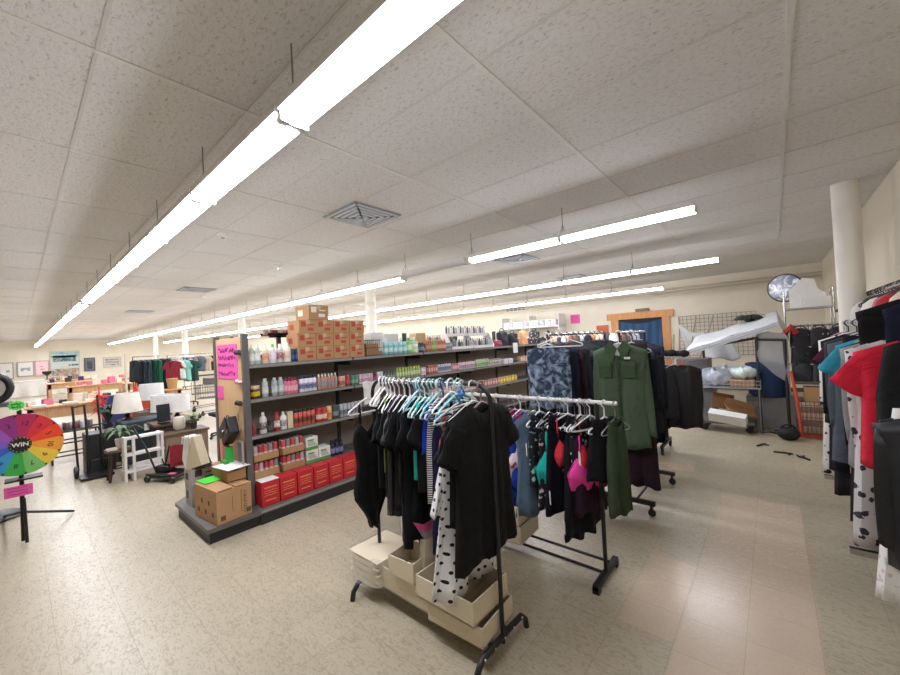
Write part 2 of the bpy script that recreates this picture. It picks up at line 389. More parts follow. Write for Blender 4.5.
# ------------------------------------------------------------------ products
PC = {}
def product(kind, wd, h, body, cap, lab):
    key = (kind, wd, h, body, cap, lab)
    if key in PC: return PC[key], False
    r = wd / 2; mb = MB(); nm = {'bottle': 'bottle', 'pump': 'pump_bottle', 'jar': 'jar', 'spray': 'spray_can', 'carton': 'carton', 'tube': 'squeeze_tube', 'can': 'can', 'slim': 'bottle'}[kind]
    bm = M(body, .35, sc=6.); cm = M(cap, .35); lm = M(lab, .5, kind='tiedye', col2=body, sc=60.) if lab else None
    if kind == 'carton': o = mb.box(-r, -r, 0, r, r, h).build(nm, bm, bevel=.002)
    else:
        prof = {'bottle': [(r*.93, 0), (r, .01), (r, h*.66), (r*.8, h*.76), (r*.36, h*.83)],
                'slim': [(r*.9, 0), (r, .008), (r*.96, h*.8), (r*.5, h*.88)],
                'pump': [(r*.93, 0), (r, .01), (r, h*.62), (r*.7, h*.72), (r*.3, h*.76)],
                'jar': [(r*.9, 0), (r, .01), (r, h*.7), (r*.88, h*.74)],
                'spray': [(r*.9, 0), (r, .006), (r, h*.8), (r*.8, h*.84)],
                'can': [(r*.9, 0), (r, .006), (r, h*.94), (r*.85, h)],
                'tube': [(r*.7, 0), (r*.75, h*.18), (r, h*.3), (r*.9, h*.99)]}[kind]
        o = mb.lathe(prof, 12).build(nm, bm)
    c = MB()
    if kind == 'bottle': c.lathe([(r*.42, h*.82), (r*.42, h*.97), (r*.38, h)], 10)
    elif kind == 'slim': c.lathe([(r*.62, h*.86), (r*.6, h)], 10)
    elif kind == 'pump': c.lathe([(r*.34, h*.75), (r*.34, h*.82), (r*.12, h*.83), (r*.12, h*.93)], 10); c.box(-.008, -.03, h*.93, .008, .012, h*.98)
    elif kind == 'jar': c.lathe([(r*.95, h*.74), (r*.97, h*.97), (r*.9, h)], 12)
    elif kind == 'spray': c.lathe([(r*.78, h*.84), (r*.76, h*.98), (r*.7, h)], 12)
    elif kind == 'tube': c.lathe([(r*.78, 0), (r*.78, h*.16)], 12)
    elif kind == 'can': c.lathe([(r*.86, h), (r*.86, h*1.01)], 12)
    else: c.box(-r*.98, -r*.98, h, r*.98, r*.98, h + .002)
    c.build('lid' if kind in ('jar', 'can', 'carton') else 'cap', cm, o)
    if lab:
        l = MB()
        if kind == 'carton': l.box(r, -r*.75, h*.3, r + .002, r*.75, h*.75).box(-r*.75, -r - .002, h*.3, r*.75, -r, h*.75)
        else: l.lathe([(r + .0015, h*.2), (r + .0015, h*.55)], 12)
        l.build('label', lm, o)
    PC[key] = o; return o, True
def place(kind, wd, h, body, cap, lab, loc, label, cat, group=None, rz=0):
    o, new = product(kind, wd, h, body, cap, lab)
    if new:
        o.location = loc; o.rotation_euler = (0, 0, rz); tag(o, label, cat, group)
    else: o = dup(o, loc, rz, label, group); o['category'] = cat
    return o
PXY = [(245, 1.5), (294, 2), (335, 2.5), (369, 3), (398, 3.5), (423, 4), (445, 4.5), (465, 5), (482, 5.5), (498, 6), (511, 6.5), (524, 7), (535, 7.5), (546, 8)]
SH = {1: 1.5, 2: 1.16, 3: .8, 4: .37, 5: .135}
CL = [ # shelf, along-shelf centres start, end, count, kind, width, height, body, cap, label colour, words, category
 (1, 1.545, 1.60, 2, 'bottle', .055, .2, 'b9c4b8', 'e8e8e8', 'f0f0ea', 'pale green bottle at the left end of the top shelf', 'bottle'),
 (1, 1.68, 1.68, 1, 'bottle', .06, .2, 'd9cbb8', 'f2f2f2', 'd78c5a', 'cream bottle with orange label near left end of top shelf', 'bottle'),
 (1, 1.755, 1.755, 1, 'bottle', .065, .2, 'd9d6dd', '6fd23a', 'e6e0ee', 'white bottle with a green top on the top shelf', 'bottle'),
 (1, 1.83, 1.83, 1, 'bottle', .065, .2, 'c9c6c4', 'ffffff', 'a83b4a', 'grey bottle with round red label on the top shelf', 'bottle'),
 (1, 1.91, 1.91, 1, 'bottle', .07, .215, 'ece4d6', 'f5f3ee', 'd8b8a0', 'white lotion bottle with a tall cap on the top shelf', 'bottle'),
 (1, 1.965, 2.01, 2, 'can', .045, .14, '26365e', '1c2747', '4668a0', 'navy can beside the stacked cartons on the top shelf', 'can'),
 (2, 1.56, 1.56, 1, 'jar', .09, .13, '4a2a18', 'd8b48a', 'e8c428', 'brown jar with bright yellow label on the second shelf', 'jar'),
 (2, 1.66, 1.66, 1, 'slim', .06, .19, 'a9b1ae', 'c9cdca', 'd5dad6', 'silver grey bottle beside the yellow-label jar', 'bottle'),
 (2, 1.755, 1.82, 2, 'slim', .06, .19, '9aa4a2', 'c2c8c5', 'cfd5d2', 'silver grey bottle of the pair left of the pink bottles', 'bottle'),
 (2, 1.875, 1.98, 4, 'bottle', .05, .17, 'd4718c', 'b22a4c', 'e8b4c0', 'pink bottle with crimson cap on the second shelf', 'bottle'),
 (2, 2.05, 2.2, 4, 'spray', .055, .175, 'e6e2ea', '232a55', '31407a', 'white bottle with dark navy cap on the second shelf', 'bottle'),
 (2, 2.26, 2.47, 6, 'bottle', .045, .175, 'c08c74', 'f4f0ea', '8a8fa8', 'copper coloured bottle with white cap on the second shelf', 'bottle'),
 (2, 2.54, 2.58, 2, 'can', .05, .12, 'c9a587', 'e9ddd0', 'a04a3c', 'tan can between the copper and red ones', 'can'),
 (2, 2.64, 2.64, 1, 'can', .055, .13, 'b23a44', '8a2530', 'cc5a60', 'single red can on the second shelf', 'can'),
 (2, 2.71, 2.76, 2, 'can', .05, .12, '4f8067', '35584a', '8ab09a', 'green can beside the single red can', 'can'),
 (2, 2.82, 3.0, 5, 'tube', .045, .12, 'd9c4cf', 'eee8ee', 'b87a94', 'pale lilac tube standing on the second shelf', 'tube'),
 (2, 3.05, 3.05, 1, 'tube', .045, .125, '7a2c40', 'd8d0d4', 'a85a70', 'dark red tube among the pale tubes', 'tube'),
 (2, 3.11, 3.16, 2, 'tube', .05, .125, 'e9e6ea', 'b8485a', 'ccccd6', 'white tube with red cap on the second shelf', 'tube'),
 (2, 3.22, 3.38, 4, 'bottle', .045, .12, '4c6c5c', '2c4438', '9ab0a4', 'dark green bottle on the second shelf of the second bay', 'bottle'),
 (2, 3.44, 3.86, 9, 'slim', .04, .15, '9cb86a', 'd2dc50', 'dce4b8', 'yellow-green capped bottle in a tight row on the second shelf', 'bottle'),
 (2, 3.92, 3.97, 2, 'jar', .05, .11, 'e8e0e2', 'd8c8cc', 'd0a8b0', 'white jar after the yellow-green bottles', 'jar'),
 (2, 4.06, 4.22, 4, 'carton', .045, .13, 'b5675f', 'd8a49c', 'e8c4bc', 'dusty red carton on the second shelf mid run', 'carton'),
 (2, 4.29, 4.56, 6, 'bottle', .045, .16, 'c9ccd8', '2c3048', '4a5678', 'silver bottle with near black cap on the second shelf', 'bottle'),
 (2, 4.62, 4.74, 3, 'carton', .05, .11, 'd08a96', 'e4b0b8', 'f0d0d4', 'pink carton behind the coat hangers on the second shelf', 'carton'),
 (2, 4.8, 5.2, 8, 'slim', .045, .14, 'dcd4da', '8a2c48', 'b07a90', 'pale bottle with burgundy cap on the second shelf', 'bottle'),
 (2, 5.27, 5.6, 6, 'slim', .05, .14, 'c2d6a8', 'e8e8e0', '88b080', 'light green bottle towards the far end of the second shelf', 'bottle'),
 (2, 5.68, 6.0, 5, 'jar', .06, .12, 'dcd8d4', 'b0a8a0', 'a8988c', 'white jar near the far end of the second shelf', 'jar'),
 (2, 6.12, 6.3, 2, 'carton', .14, .09, 'dcdce0', 'ececf0', 'c8c8d0', 'low white carton near the far end of the second shelf', 'carton'),
 (2, 6.75, 7.2, 5, 'carton', .08, .1, 'd8b49a', 'e0c4ac', 'e8d4c0', 'beige carton at the far end of the second shelf', 'carton'),
 (3, 1.53, 1.53, 1, 'bottle', .045, .12, '9c3038', 'b8484c', None, 'small red bottle at the left end of the third shelf', 'bottle'),
 (3, 1.625, 1.625, 1, 'bottle', .07, .21, 'd6d2d0', 'e8e6e2', '3c3438', 'tall clear bottle with dark label on the third shelf', 'bottle'),
 (3, 1.70, 1.70, 1, 'jar', .06, .12, '3a3234', '28242a', '6a5a58', 'dark jar between tall clear and red topped bottles', 'jar'),
 (3, 1.765, 1.765, 1, 'bottle', .06, .19, 'a4303c', 'b83a44', 'ece6e2', 'bottle with red top and white label on the third shelf', 'bottle'),
 (3, 1.835, 1.835, 1, 'bottle', .07, .18, 'e6e2e2', 'e8e8e8', '8a8088', 'white bottle left of the cream carton', 'bottle'),
 (3, 1.90, 1.90, 1, 'carton', .055, .17, 'd8c8a4', 'e4d8bc', None, 'cream carton beside the black and coral bottles', 'carton'),
 (3, 1.965, 2.165, 5, 'spray', .05, .175, 'd2604e', '2a2426', '2a2426', 'coral bottle with black label and cap on the third shelf', 'bottle'),
 (3, 2.24, 2.30, 2, 'jar', .07, .15, 'b83038', 'c03a3c', 'e8d8c0', 'red jar on the third shelf', 'jar'),
 (3, 2.37, 2.37, 1, 'jar', .065, .155, 'd8ac5c', 'e8c890', 'c86a3a', 'golden jar beside the red jars', 'jar'),
 (3, 2.44, 2.47, 2, 'can', .05, .155, '4a5054', '2c3034', '8a9094', 'dark grey can on the third shelf', 'can'),
 (3, 2.53, 2.8, 6, 'can', .048, .15, 'b8bcc4', 'd0d2d8', '4c5058', 'silver can with dark lettering in a row beside the white cloth', 'can'),
 (3, 3.02, 3.2, 4, 'carton', .05, .13, 'c85a58', 'e8a8a0', 'f0c8c0', 'red carton beyond the white cloth on the third shelf', 'carton'),
 (3, 3.28, 3.5, 4, 'bottle', .05, .13, '8aa06a', 'dcb0b0', 'e8e0c0', 'olive green bottle behind the white coat hangers', 'bottle'),
 (3, 4.1, 4.5, 7, 'carton', .055, .12, 'dca8ac', 'eed0d0', 'f4e6e4', 'pale pink carton on third shelf above the rack', 'carton'),
 (3, 4.58, 5.15, 9, 'carton', .055, .14, 'e8e0e0', 'f4f0f0', 'c04a60', 'white carton with red print on the third shelf', 'carton'),
 (3, 5.22, 5.9, 9, 'carton', .065, .11, 'c98f88', 'dcb0a8', 'e8cac4', 'dusty pink carton in the long row of the third shelf', 'carton'),
 (3, 5.98, 6.5, 6, 'carton', .075, .11, 'dcc04c', 'e8d070', 'f0e0a0', 'yellow carton on the third shelf', 'carton'),
 (4, 2.72, 3.3, 10, 'bottle', .05, .17, '2c3a58', 'dce0e8', 'c8d0dc', 'dark blue bottle with white cap on the fourth shelf', 'bottle'),
 (4, 3.4, 3.8, 7, 'bottle', .05, .17, '4a9aa0', 'e8ecec', 'dceaea', 'teal bottle on the fourth shelf behind the clothes', 'bottle'),
 (1, 3.25, 3.6, 5, 'jar', .065, .17, '7cc0c0', 'a8dcdc', 'd8eeee', 'turquoise jar beside the wire basket on the top shelf', 'jar'),
 (1, 3.68, 3.7, 1, 'bottle', .1, .22, '86c86c', '58a048', 'e8f0dc', 'big green jug on the top shelf', 'jug'),
 (1, 3.78, 3.84, 1, 'jar', .12, .17, 'e4e8de', 'c8d0b8', 'b8d090', 'wide white tub beside the big green jug', 'tub'),
 (1, 3.93, 3.98, 1, 'jar', .09, .14, '2c3844', '202830', '8a98a4', 'dark blue tub on the top shelf', 'tub'),
 (1, 4.05, 4.14, 3, 'slim', .04, .18, 'b06a50', 'c88068', 'd8a890', 'rust coloured bottle on the top shelf', 'bottle'),
 (1, 4.19, 4.24, 2, 'slim', .04, .18, '7aa050', '94b868', 'c8d8a0', 'grass green bottle between rust and brown ones', 'bottle'),
 (1, 4.29, 4.45, 4, 'slim', .045, .18, 'b4624a', 'd89a80', 'e8c0a8', 'burnt orange bottle left of the silver jars', 'bottle'),
 (1, 4.51, 4.62, 3, 'jar', .05, .12, 'b0b4b8', '9498a0', '6a7078', 'silver jar just left of the white display stand', 'jar'),
]
for (s, a, b, n, kind, wd, h, body, cap, lab, words, cat) in CL:
    for i in range(n):
        y = a + (b - a) * (i / (n - 1) if n > 1 else 0)
        place(kind, wd, h, body, cap, lab, (-3.955 + R.uniform(-.004, .004), y, SH[s]), words + (', %s from the left' % ORD[i] if n > 1 else ''), cat, ('row: ' + words) if n > 1 else None, R.uniform(-.15, .15) if kind != 'carton' else 0)

def carton_box(name, label, loc, sx, sy, sz, rz=0, group=None, col='b58c62', mark='b5433a', tape='c9a980', open_top=False):
    b = thing(name, label, 'box', loc, rz, group)
    MB().box(-sx/2, -sy/2, 0, sx/2, sy/2, sz).build('body', M(col, .85, sc=8.), b, bevel=.004)
    MB().box(-sx/2 - .001, -.025, sz, sx/2 + .001, .025, sz + .002).box(sx/2, -.025, sz * .7, sx/2 + .002, .025, sz).build('tape', M(tape, .4), b)
    m = MB()
    m.box(sx/2, -sy*.38, sz*.5, sx/2 + .002, -sy*.12, sz*.88); m.box(sx/2, sy*.02, sz*.6, sx/2 + .002, sy*.35, sz*.68); m.box(sx/2, -sy*.02, sz*.2, sx/2 + .002, sy*.3, sz*.42)
    m.box(-sx*.3, -sy/2 - .002, sz*.3, sx*.05, -sy/2, sz*.7)
    if mark: m.build('printing', M(mark, .7), b)
    return b
cb = carton_box('cardboard_box', 'brown carton with red print, first from the left in the stack\'s bottom layer', (-4.05, 2.12, 1.5), .26, .215, .15, group='bottom layer cartons')
k = 0
for lay, z, ys, lb in ((0, 1.5, (2.34, 2.56, 2.78), 'brown carton with red print, %s from the left in the stack\'s bottom layer'),
                   (1, 1.652, (2.12, 2.34, 2.56, 2.78), 'brown carton with red print, %s from the left in the stack\'s second layer'),
                   (2, 1.804, (2.14, 2.35, 2.57, 2.79), 'brown carton with red print, %s from the left in the stack\'s top full layer')):
    for yi, y in enumerate(ys): dup(cb, (-4.05, y, z), 0, lb % ORD[yi + (4 - len(ys))], 'cartons layer %d' % lay if lay else 'bottom layer cartons')
carton_box('cardboard_box', 'single worn brown carton crowning the stack on the top shelf', (-4.05, 2.27, 1.956), .26, .26, .17, .08, mark='f0e8dc')
# dark tray of sundries on the end of the top
t = thing('display_tray', 'low black tray of sundries standing above the left end of the top shelf', 'tray', (-4.3, 1.98, 1.8))
MB().box(-.1, -.16, 0, .1, .16, .012).box(-.1, -.16, 0, -.095, .16, .03).box(.095, -.16, 0, .1, .16, .03).build('tray', BLACK, t)
for i in range(7): place('carton', .05, .05, ('a88a80', '8a3038', '3c3a48', 'c8b8ae')[i % 4], '40343a', None, (-4.3 + R.uniform(-.05, .05), 1.86 + i * .045, 1.813), 'small sundry packet lying in the black tray', 'packet', 'packets in tray')
MB().box(-.02, -.02, 0, .02, .02, .3).box(-.02, -.1, .28, .02, .1, .3).build('tray_stand', DK, loc=(-4.3, 1.98, 1.5), label='short dark bracket holding the black sundries tray', cat='bracket')
# wire baskets
def wire_basket(name, label, loc, sx, sy, sz, col='4a4542', rz=0, cat='basket', n=8, par=None, r=.003):
    b = par or thing(name, label, cat, loc, rz); m = MB()
    P = lambda a, c, z: (a * sx/2, c * sy/2, z)
    for z in (0, sz/2, sz): m.tube([P(-1, -1, z), P(1, -1, z), P(1, 1, z), P(-1, 1, z)], r * 1.3, 5, closed=True)
    for i in range(n + 1):
        f = -1 + 2 * i / n
        m.tube([P(f, -1, sz), P(f, -1, 0), P(f, 1, 0), P(f, 1, sz)], r, 4); m.tube([P(-1, f, sz), P(-1, f, 0), P(1, f, 0), P(1, f, sz)], r, 4)
    m.build('wires', M(col, .5, .5), b); return b
wire_basket('wire_basket', 'dark wire basket beside the carton stack on the top shelf', (-4.05, 3.04, 1.504), .25, .25, .2)
MB().box(-.1, -.1, 0, .1, .1, .15).build('cardboard_box', CARD, loc=(-4.05, 3.04, 1.51), bevel=.004, label='brown box sitting inside the dark wire basket', cat='box')
# white two-tier display stand with small bottles
t = thing('display_stand', 'white two-tier acrylic stand full of small bottles', 'display stand', (-4.05, 5.22, 1.5))
MB().box(.0, -.6, 0, .12, .6, .012).box(.1, -.6, .0, .106, .6, .05).build('tray', WHITE, t); MB().box(-.12, -.6, .22, 0, .6, .232).box(-.02, -.6, .22, -.014, .6, .27).build('tray', WHITE, t)
for y in (-.6, .6, 0): MB().prism([(-.12, 0), (.12, 0), (.12, .05), (0, .27), (-.12, .27)], .005, Matrix.Translation((0, y, 0)) @ Matrix.Rotation(pi/2, 4, 'X')).build('side_panel', WHITE, t)
for tier in range(2):
    for i in range(18):
        y = 4.68 + i * .063
        place('slim', .035, .16, ('4a4a50', '9a9aa0', 'c8c8cc')[i % 3], ('1e1e22', 'e8e8ea', '3c3c44')[i % 3], None, (-3.99 if not tier else -4.1, y, 1.513 if not tier else 1.733),
              '%s small bottle, %s of its colour on the %s tier of the white stand' % (('dark grey', 'mid grey', 'light grey')[i % 3], ORD[i // 3], ('lower', 'upper')[tier]), 'bottle', 'stand %d %d' % (tier, i % 3))
# fourth shelf: cans in trays, green and white cartons, black sprays
for bi, (yc, z) in enumerate(((1.63, .37), (1.63, .535), (1.91, .37), (1.91, .535))):
    t = thing('cardboard_tray', ('lower', 'upper')[bi % 2] + (' left', ' right')[bi // 2] + ' cut-down brown tray of red cans on the fourth shelf', 'tray', (-4.02, yc, z))
    MB().box(-.11, -.125, 0, .11, .125, .006).box(.105, -.125, 0, .11, .125, .07).box(-.11, -.125, 0, .11, -.12, .07).box(-.11, .12, 0, .11, .125, .07).build('tray', CARD, t)
    for q in range(5):
        for d_ in range(2):
            c = ('c0474a', 'b8a8a4', 'b33c40', 'c85a58', '8c8684')[(q + bi) % 5]
            place('can', .044, .145, c, 'c8c4c0', 'e0d4cc', (-3.94 - d_ * .055, yc - .098 + q * .049, z + .007), 'slim %s can in a brown tray on the fourth shelf' % {'c0474a': 'crimson', 'b8a8a4': 'silver', 'b33c40': 'dark red', 'c85a58': 'salmon', '8c8684': 'grey'}[c], 'can', 'tray cans ' + c)
gw = None
for (y, z, n) in ((2.13, .37, 'left lower'), (2.28, .37, 'right lower'), (2.13, .512, 'upper')):
    t = thing('carton', n + ' white carton with green stripe on the fourth shelf', 'carton', (-4.0, y, z))
    MB().box(-.07, -.07, 0, .07, .07, .14).build('body', M('e6e8e0', .5), t, bevel=.002)
    MB().box(.07, -.07, .0, .072, .07, .035).box(.07, -.05, .1, .072, .02, .115).build('green_band', M('5c9a4c', .5), t)
    s = MB()
    for q in range(4): s.box(.071, -.05, .05 + q * .013, .0725, .05 - q * .01, .055 + q * .013)
    s.build('printing', M('8a9490', .6), t)
for i in range(5): place('spray', .05, .17, '20263c', '181c28', '8a94b8', (-3.95 - .055 * (i % 2), 2.39 + .028 * i, .37), 'near black spray can beside the green striped cartons', 'spray can', 'black spray cans')
# red cartons along the bottom deck
rc = thing('red_carton', 'x', 'carton'); 
MB().box(-.07, -.085, 0, .07, .085, .235).build('body', M('c22630', .45, sc=5.), rc, bevel=.003)
m = MB(); m.box(.07, -.06, .17, .072, .06, .182).box(.07, -.05, .05, .072, .05, .06)
for i in range(3): m.tube([(.071, -.06 + .03 * j, .1 + .022 * i + .006 * ((j + i) % 2)) for j in range(5)], .003, 4)
m.build('printing', M('e88a5c', .6), rc)
for i in range(11):
    y = 1.59 + i * .18
    lb = 'bright red carton, %s from the left in the bottom row' % ORD[i] if i else 'bright red carton with a white top at the left end of the bottom row'
    if i == 0: rc.location = (-3.83, y, .136); rc['label'] = lb; MB().box(-.07, -.085, .236, .07, .085, .24).build('white_lid', WHITE, rc)
    elif i == 1:
        rc1 = thing('red_carton', lb, 'carton', (-3.83, y, .136), 0, 'bottom row red cartons')
        for ch in list(rc.children)[:2]: c = ch.copy(); COL.objects.link(c); c.parent = rc1
    else: dup(rc1, (-3.83, y, .136), 0, lb, 'bottom row red cartons')
# white cloth hanging off second shelf
def towel(u, v): return (GX + .012 + .006 * sin(u * 14), 2.82 + .26 * u + .02 * v * sin(u * 5), 1.165 - .27 * v + .01 * sin(u * 9) * v)
MB().grid(towel, 16, 12).box(-3.98, 2.84, 1.161, -3.892, 3.06, 1.168).build('towel', cloth('e8e6e2'), label='white cloth hanging over the edge of the second shelf', cat='towel')
MB().box(0, 0, 0, .003, .17, .2).build('paper_note', M('e9e9e6', .7), loc=(GX + .015, 6.4, 1.35), label='white paper note hanging from the top shelf edge at the far end', cat='paper')
def bag(name, label, loc, wd, h, dp, col, rz=0, cat='bag', handle=True, slump=.25, kind='plain', col2=None):
    t = thing(name, label, cat, loc, rz)
    def f(u, v):
        a = 2 * pi * u; k = 1 - slump * v * v
        if v >= .999: k *= .3
        return (wd/2 * k * abs(cos(a)) ** .6 * (1 if cos(a) > 0 else -1), dp/2 * k * abs(sin(a)) ** .6 * (1 if sin(a) > 0 else -1) + .01 * sin(v * 9 + a * 3), h * v)
    MB().grid(f, 20, 9, closed=True).build('body', M(col, .6, kind=kind, col2=col2), t)
    if handle: MB().tube(arc((0, 0, h * .85), wd * .3, 0, pi, 10), .008, 6).build('handle', M(col, .5), t)
    return t
bag('handbag', 'black handbag among the bags on the far end of the shelving', (-4.1, 6.35, 1.503), .3, .3, .16, '1d2028', pi/2)
bag('handbag', 'second black handbag with grey patch on the far end of the shelving', (-4.1, 6.75, 1.503), .3, .26, .16, '23242c', pi/2)
bag('handbag', 'peach orange bag among the black bags on the shelving', (-4.05, 7.1, 1.503), .22, .3, .14, 'e8a878', pi/2)
bag('handbag', 'crimson pink bag lying low by the white display stand', (-4.02, 6.02, 1.503), .26, .12, .16, 'a83a58', pi/2, handle=False)
bag('handbag', 'dark floral bag at the very end of the shelving', (-4.05, 7.6, 1.503), .3, .3, .2, '2a2830', pi/2, kind='floral', col2='b0a8a0')
bag('pink_cloth_bag', 'bright pink cloth bag hanging at the far end of the shelving', (-3.76, 7.1, .86), .3, .32, .08, 'e0386c', pi/2)
# top back row, behind the front goods
for i, (y, c, h, n) in enumerate(((3.45, 'eceae6', .32, 'tall white box'), (3.75, 'e4e4e6', .3, 'pale white box'), (4.35, 'd0a878', .3, 'tan box'))):
    MB().box(-.08, -.11, 0, .08, .11, h).build('box', M(c, .6), loc=(-4.45, y, 1.502), bevel=.003, label=n + ' standing on the rear side of the top shelf', cat='box')
for i in range(12): place('slim', .05, .26, ('c8a088', '8a6a58', 'b8b0ac')[i % 3], 'd8ccc0', None, (-4.42, 4.55 + i * .06, 1.502), '%s tall bottle on the rear side of the top shelf' % ('peach', 'brown', 'grey')[i % 3], 'bottle', 'rear bottles %d' % (i % 3))
for i in range(9): place('bottle', .08, .24, ('8cc0a0', 'a8d4c8', '78a85c')[i % 3], 'e8ece8', None, (-4.42, 3.3 + i * .1 if i < 1 else 3.9 + i * .05, 1.502), '%s bottle on the rear side of the top shelf' % ('sea green', 'aqua', 'leaf green')[i % 3], 'bottle', 'rear green %d' % (i % 3))

# ------------------------------------------------------------------ things on the end deck
def big_box(name, label, loc, sx, sy, sz, rz=0, col='b58d65'):
    b = thing(name, label, 'box', loc, rz)
    MB().box(-sx/2, -sy/2, 0, sx/2, sy/2, sz).build('body', M(col, .85, sc=7.), b, bevel=.005)
    MB().cbox(0, -sy*.27, sz + .012, sx, sy*.46, .006, rx=.05).build('flap', M(col, .85, sc=7.), b); MB().cbox(0, sy*.27, sz + .008, sx, sy*.46, .006, rx=-.03).build('flap', M(col, .85, sc=7.), b)
    return b
b = big_box('cardboard_box', 'large brown shipping box on the shelf end deck', (-3.95, 1.235, .136), .45, .3, .28, .1)
m = MB()   # printed lettering, sideways wordmark and small pictograms
for i in range(8): m.tube(arc((.2255, .09, .05 + i * .024), .012, 0, (5, 4, 6, 3)[i % 4], 6, 'yz'), .0025, 4)
m.box(.225, .055, .05, .227, .058, .25).box(.225, -.02, .08, .227, -.018, .22); m.box(.225, .1, .03, .227, .14, .07).box(.225, -.12, .03, .227, -.08, .07)
for i in range(5): m.box(-.15 + i*.07, -.152, .06 + (i % 2) * .09, -.12 + i*.07, -.15, .1 + (i % 2) * .09)
m.build('printing', M('6b4c33', .8), b)
big_box('cardboard_box', 'flatter brown box stacked behind and above the large one', (-4.08, 1.33, .437), .44, .16, .09, .0, 'a57c56')
carton_box('grey_box', 'grey and white printed box, lower of two beside the large carton', (-4.5, 1.22, .136), .2, .24, .2, 0, col='a8a29c', mark='5c5858', tape='c8c4c0')
carton_box('grey_box', 'grey and white printed box, upper of two beside the large carton', (-4.5, 1.22, .338), .2, .24, .16, .06, col='b4aea8', mark='4c484a', tape='c8c4c0')
MB().box(0, 0, 0, .2, .15, .003).build('paper_sign', M('52e046', .6), loc=(-4.2, 1.09, .437), rz=.1, rot=(-.0, .0, .1), label='bright green paper lying on the box at the shelf end', cat='sign')
MB().box(0, 0, 0, .3, .21, .003).build('paper_sheet', WHITE, loc=(-4.12, 1.2, .55), rot=(.0, .0, .15), label='white printed sheet lying on the box at the shelf end', cat='paper')
t = thing('purse', 'black leather purse hung tilted against the wooden shelf end', 'purse', (-4.12, 1.37, .86)); t.rotation_euler = (0, -.55, -.1)
MB().box(-.15, -.05, -.09, .15, .05, .09).build('body', M('16161b', .4), t, bevel=.015)
f_ = MB().box(-.152, -.058, -.01, .152, -.05, .093).build('flap', M('202027', .35), t, bevel=.003); MB().box(-.02, -.064, -.012, .02, -.058, .012).build('clasp', CHROME, f_)
MB().tube(arc((0, 0, .09), .07, 0, pi, 10), .006, 6).build('handle', M('16161b', .4), t)
MB().tube([(-4.1, 1.42, 1.0), (-4.1, 1.445, 1.03), (-4.1, 1.448, .95)], .004, 6).build('hook', CHROME, label='thin chrome hook holding the black purse on the shelf end', cat='hook')
t = thing('gift_bag', 'folded cream and white bag with ribbons hung on the grey boxes', 'bag', (-4.42, 1.2, .5), .3); t.scale = (.85, .85, .9)
MB().prism([(-.12, -.02), (.16, .06), (.03, .36), (-.02, .36)], .1, Matrix.Rotation(pi/2, 4, 'X')).build('front', M('d8cbb0', .8), t)
MB().prism([(-.17, .1), (-.12, .0), (-.03, .34), (-.12, .36)], .12, Matrix.Translation((0, .01, 0)) @ Matrix.Rotation(pi/2, 4, 'X')).build('side', M('eceae8', .7), t)
MB().prism([(-.18, .1), (-.1, -.04), (.17, .02), (.1, .12)], .1, Matrix.Translation((0, .03, 0)) @ Matrix.Rotation(pi/2, 4, 'X')).build('base', M('241c28', .7), t)
m = MB()
for s in range(5): m.tube([(-.05, -.12, .33), (-.1 + s*.04, -.14, .36 + .02*(s % 2)), (-.13 + s*.035, -.13, .28)], .006, 5)
m.build('ribbon', WHITE, t)
t = thing('toy_pack', 'bright green and pink toy pack at the shelf end', 'toy', (-4.13, 1.36, .552))
MB().box(-.03, -.03, 0, .03, .03, .15).build('green_part', M('2fb84a', .4), t); MB().box(-.09, -.03, .0, -.035, .02, .16).build('pink_part', M('d84a78', .5), t); MB().cbox(0, -.04, .01, .12, .04, .03).build('foot', M('2a9a3c', .4), t)
t = thing('picture_frame', 'small grey-framed dark panel leaning at the wooden shelf end', 'frame', (-3.98, 1.42, .552))
MB().box(-.065, -.012, 0, .065, 0, .22).build('frame', M('b4aca4', .5), t); MB().box(-.045, -.015, .02, .045, -.012, .2).build('picture', M('6a6068', .6), t)

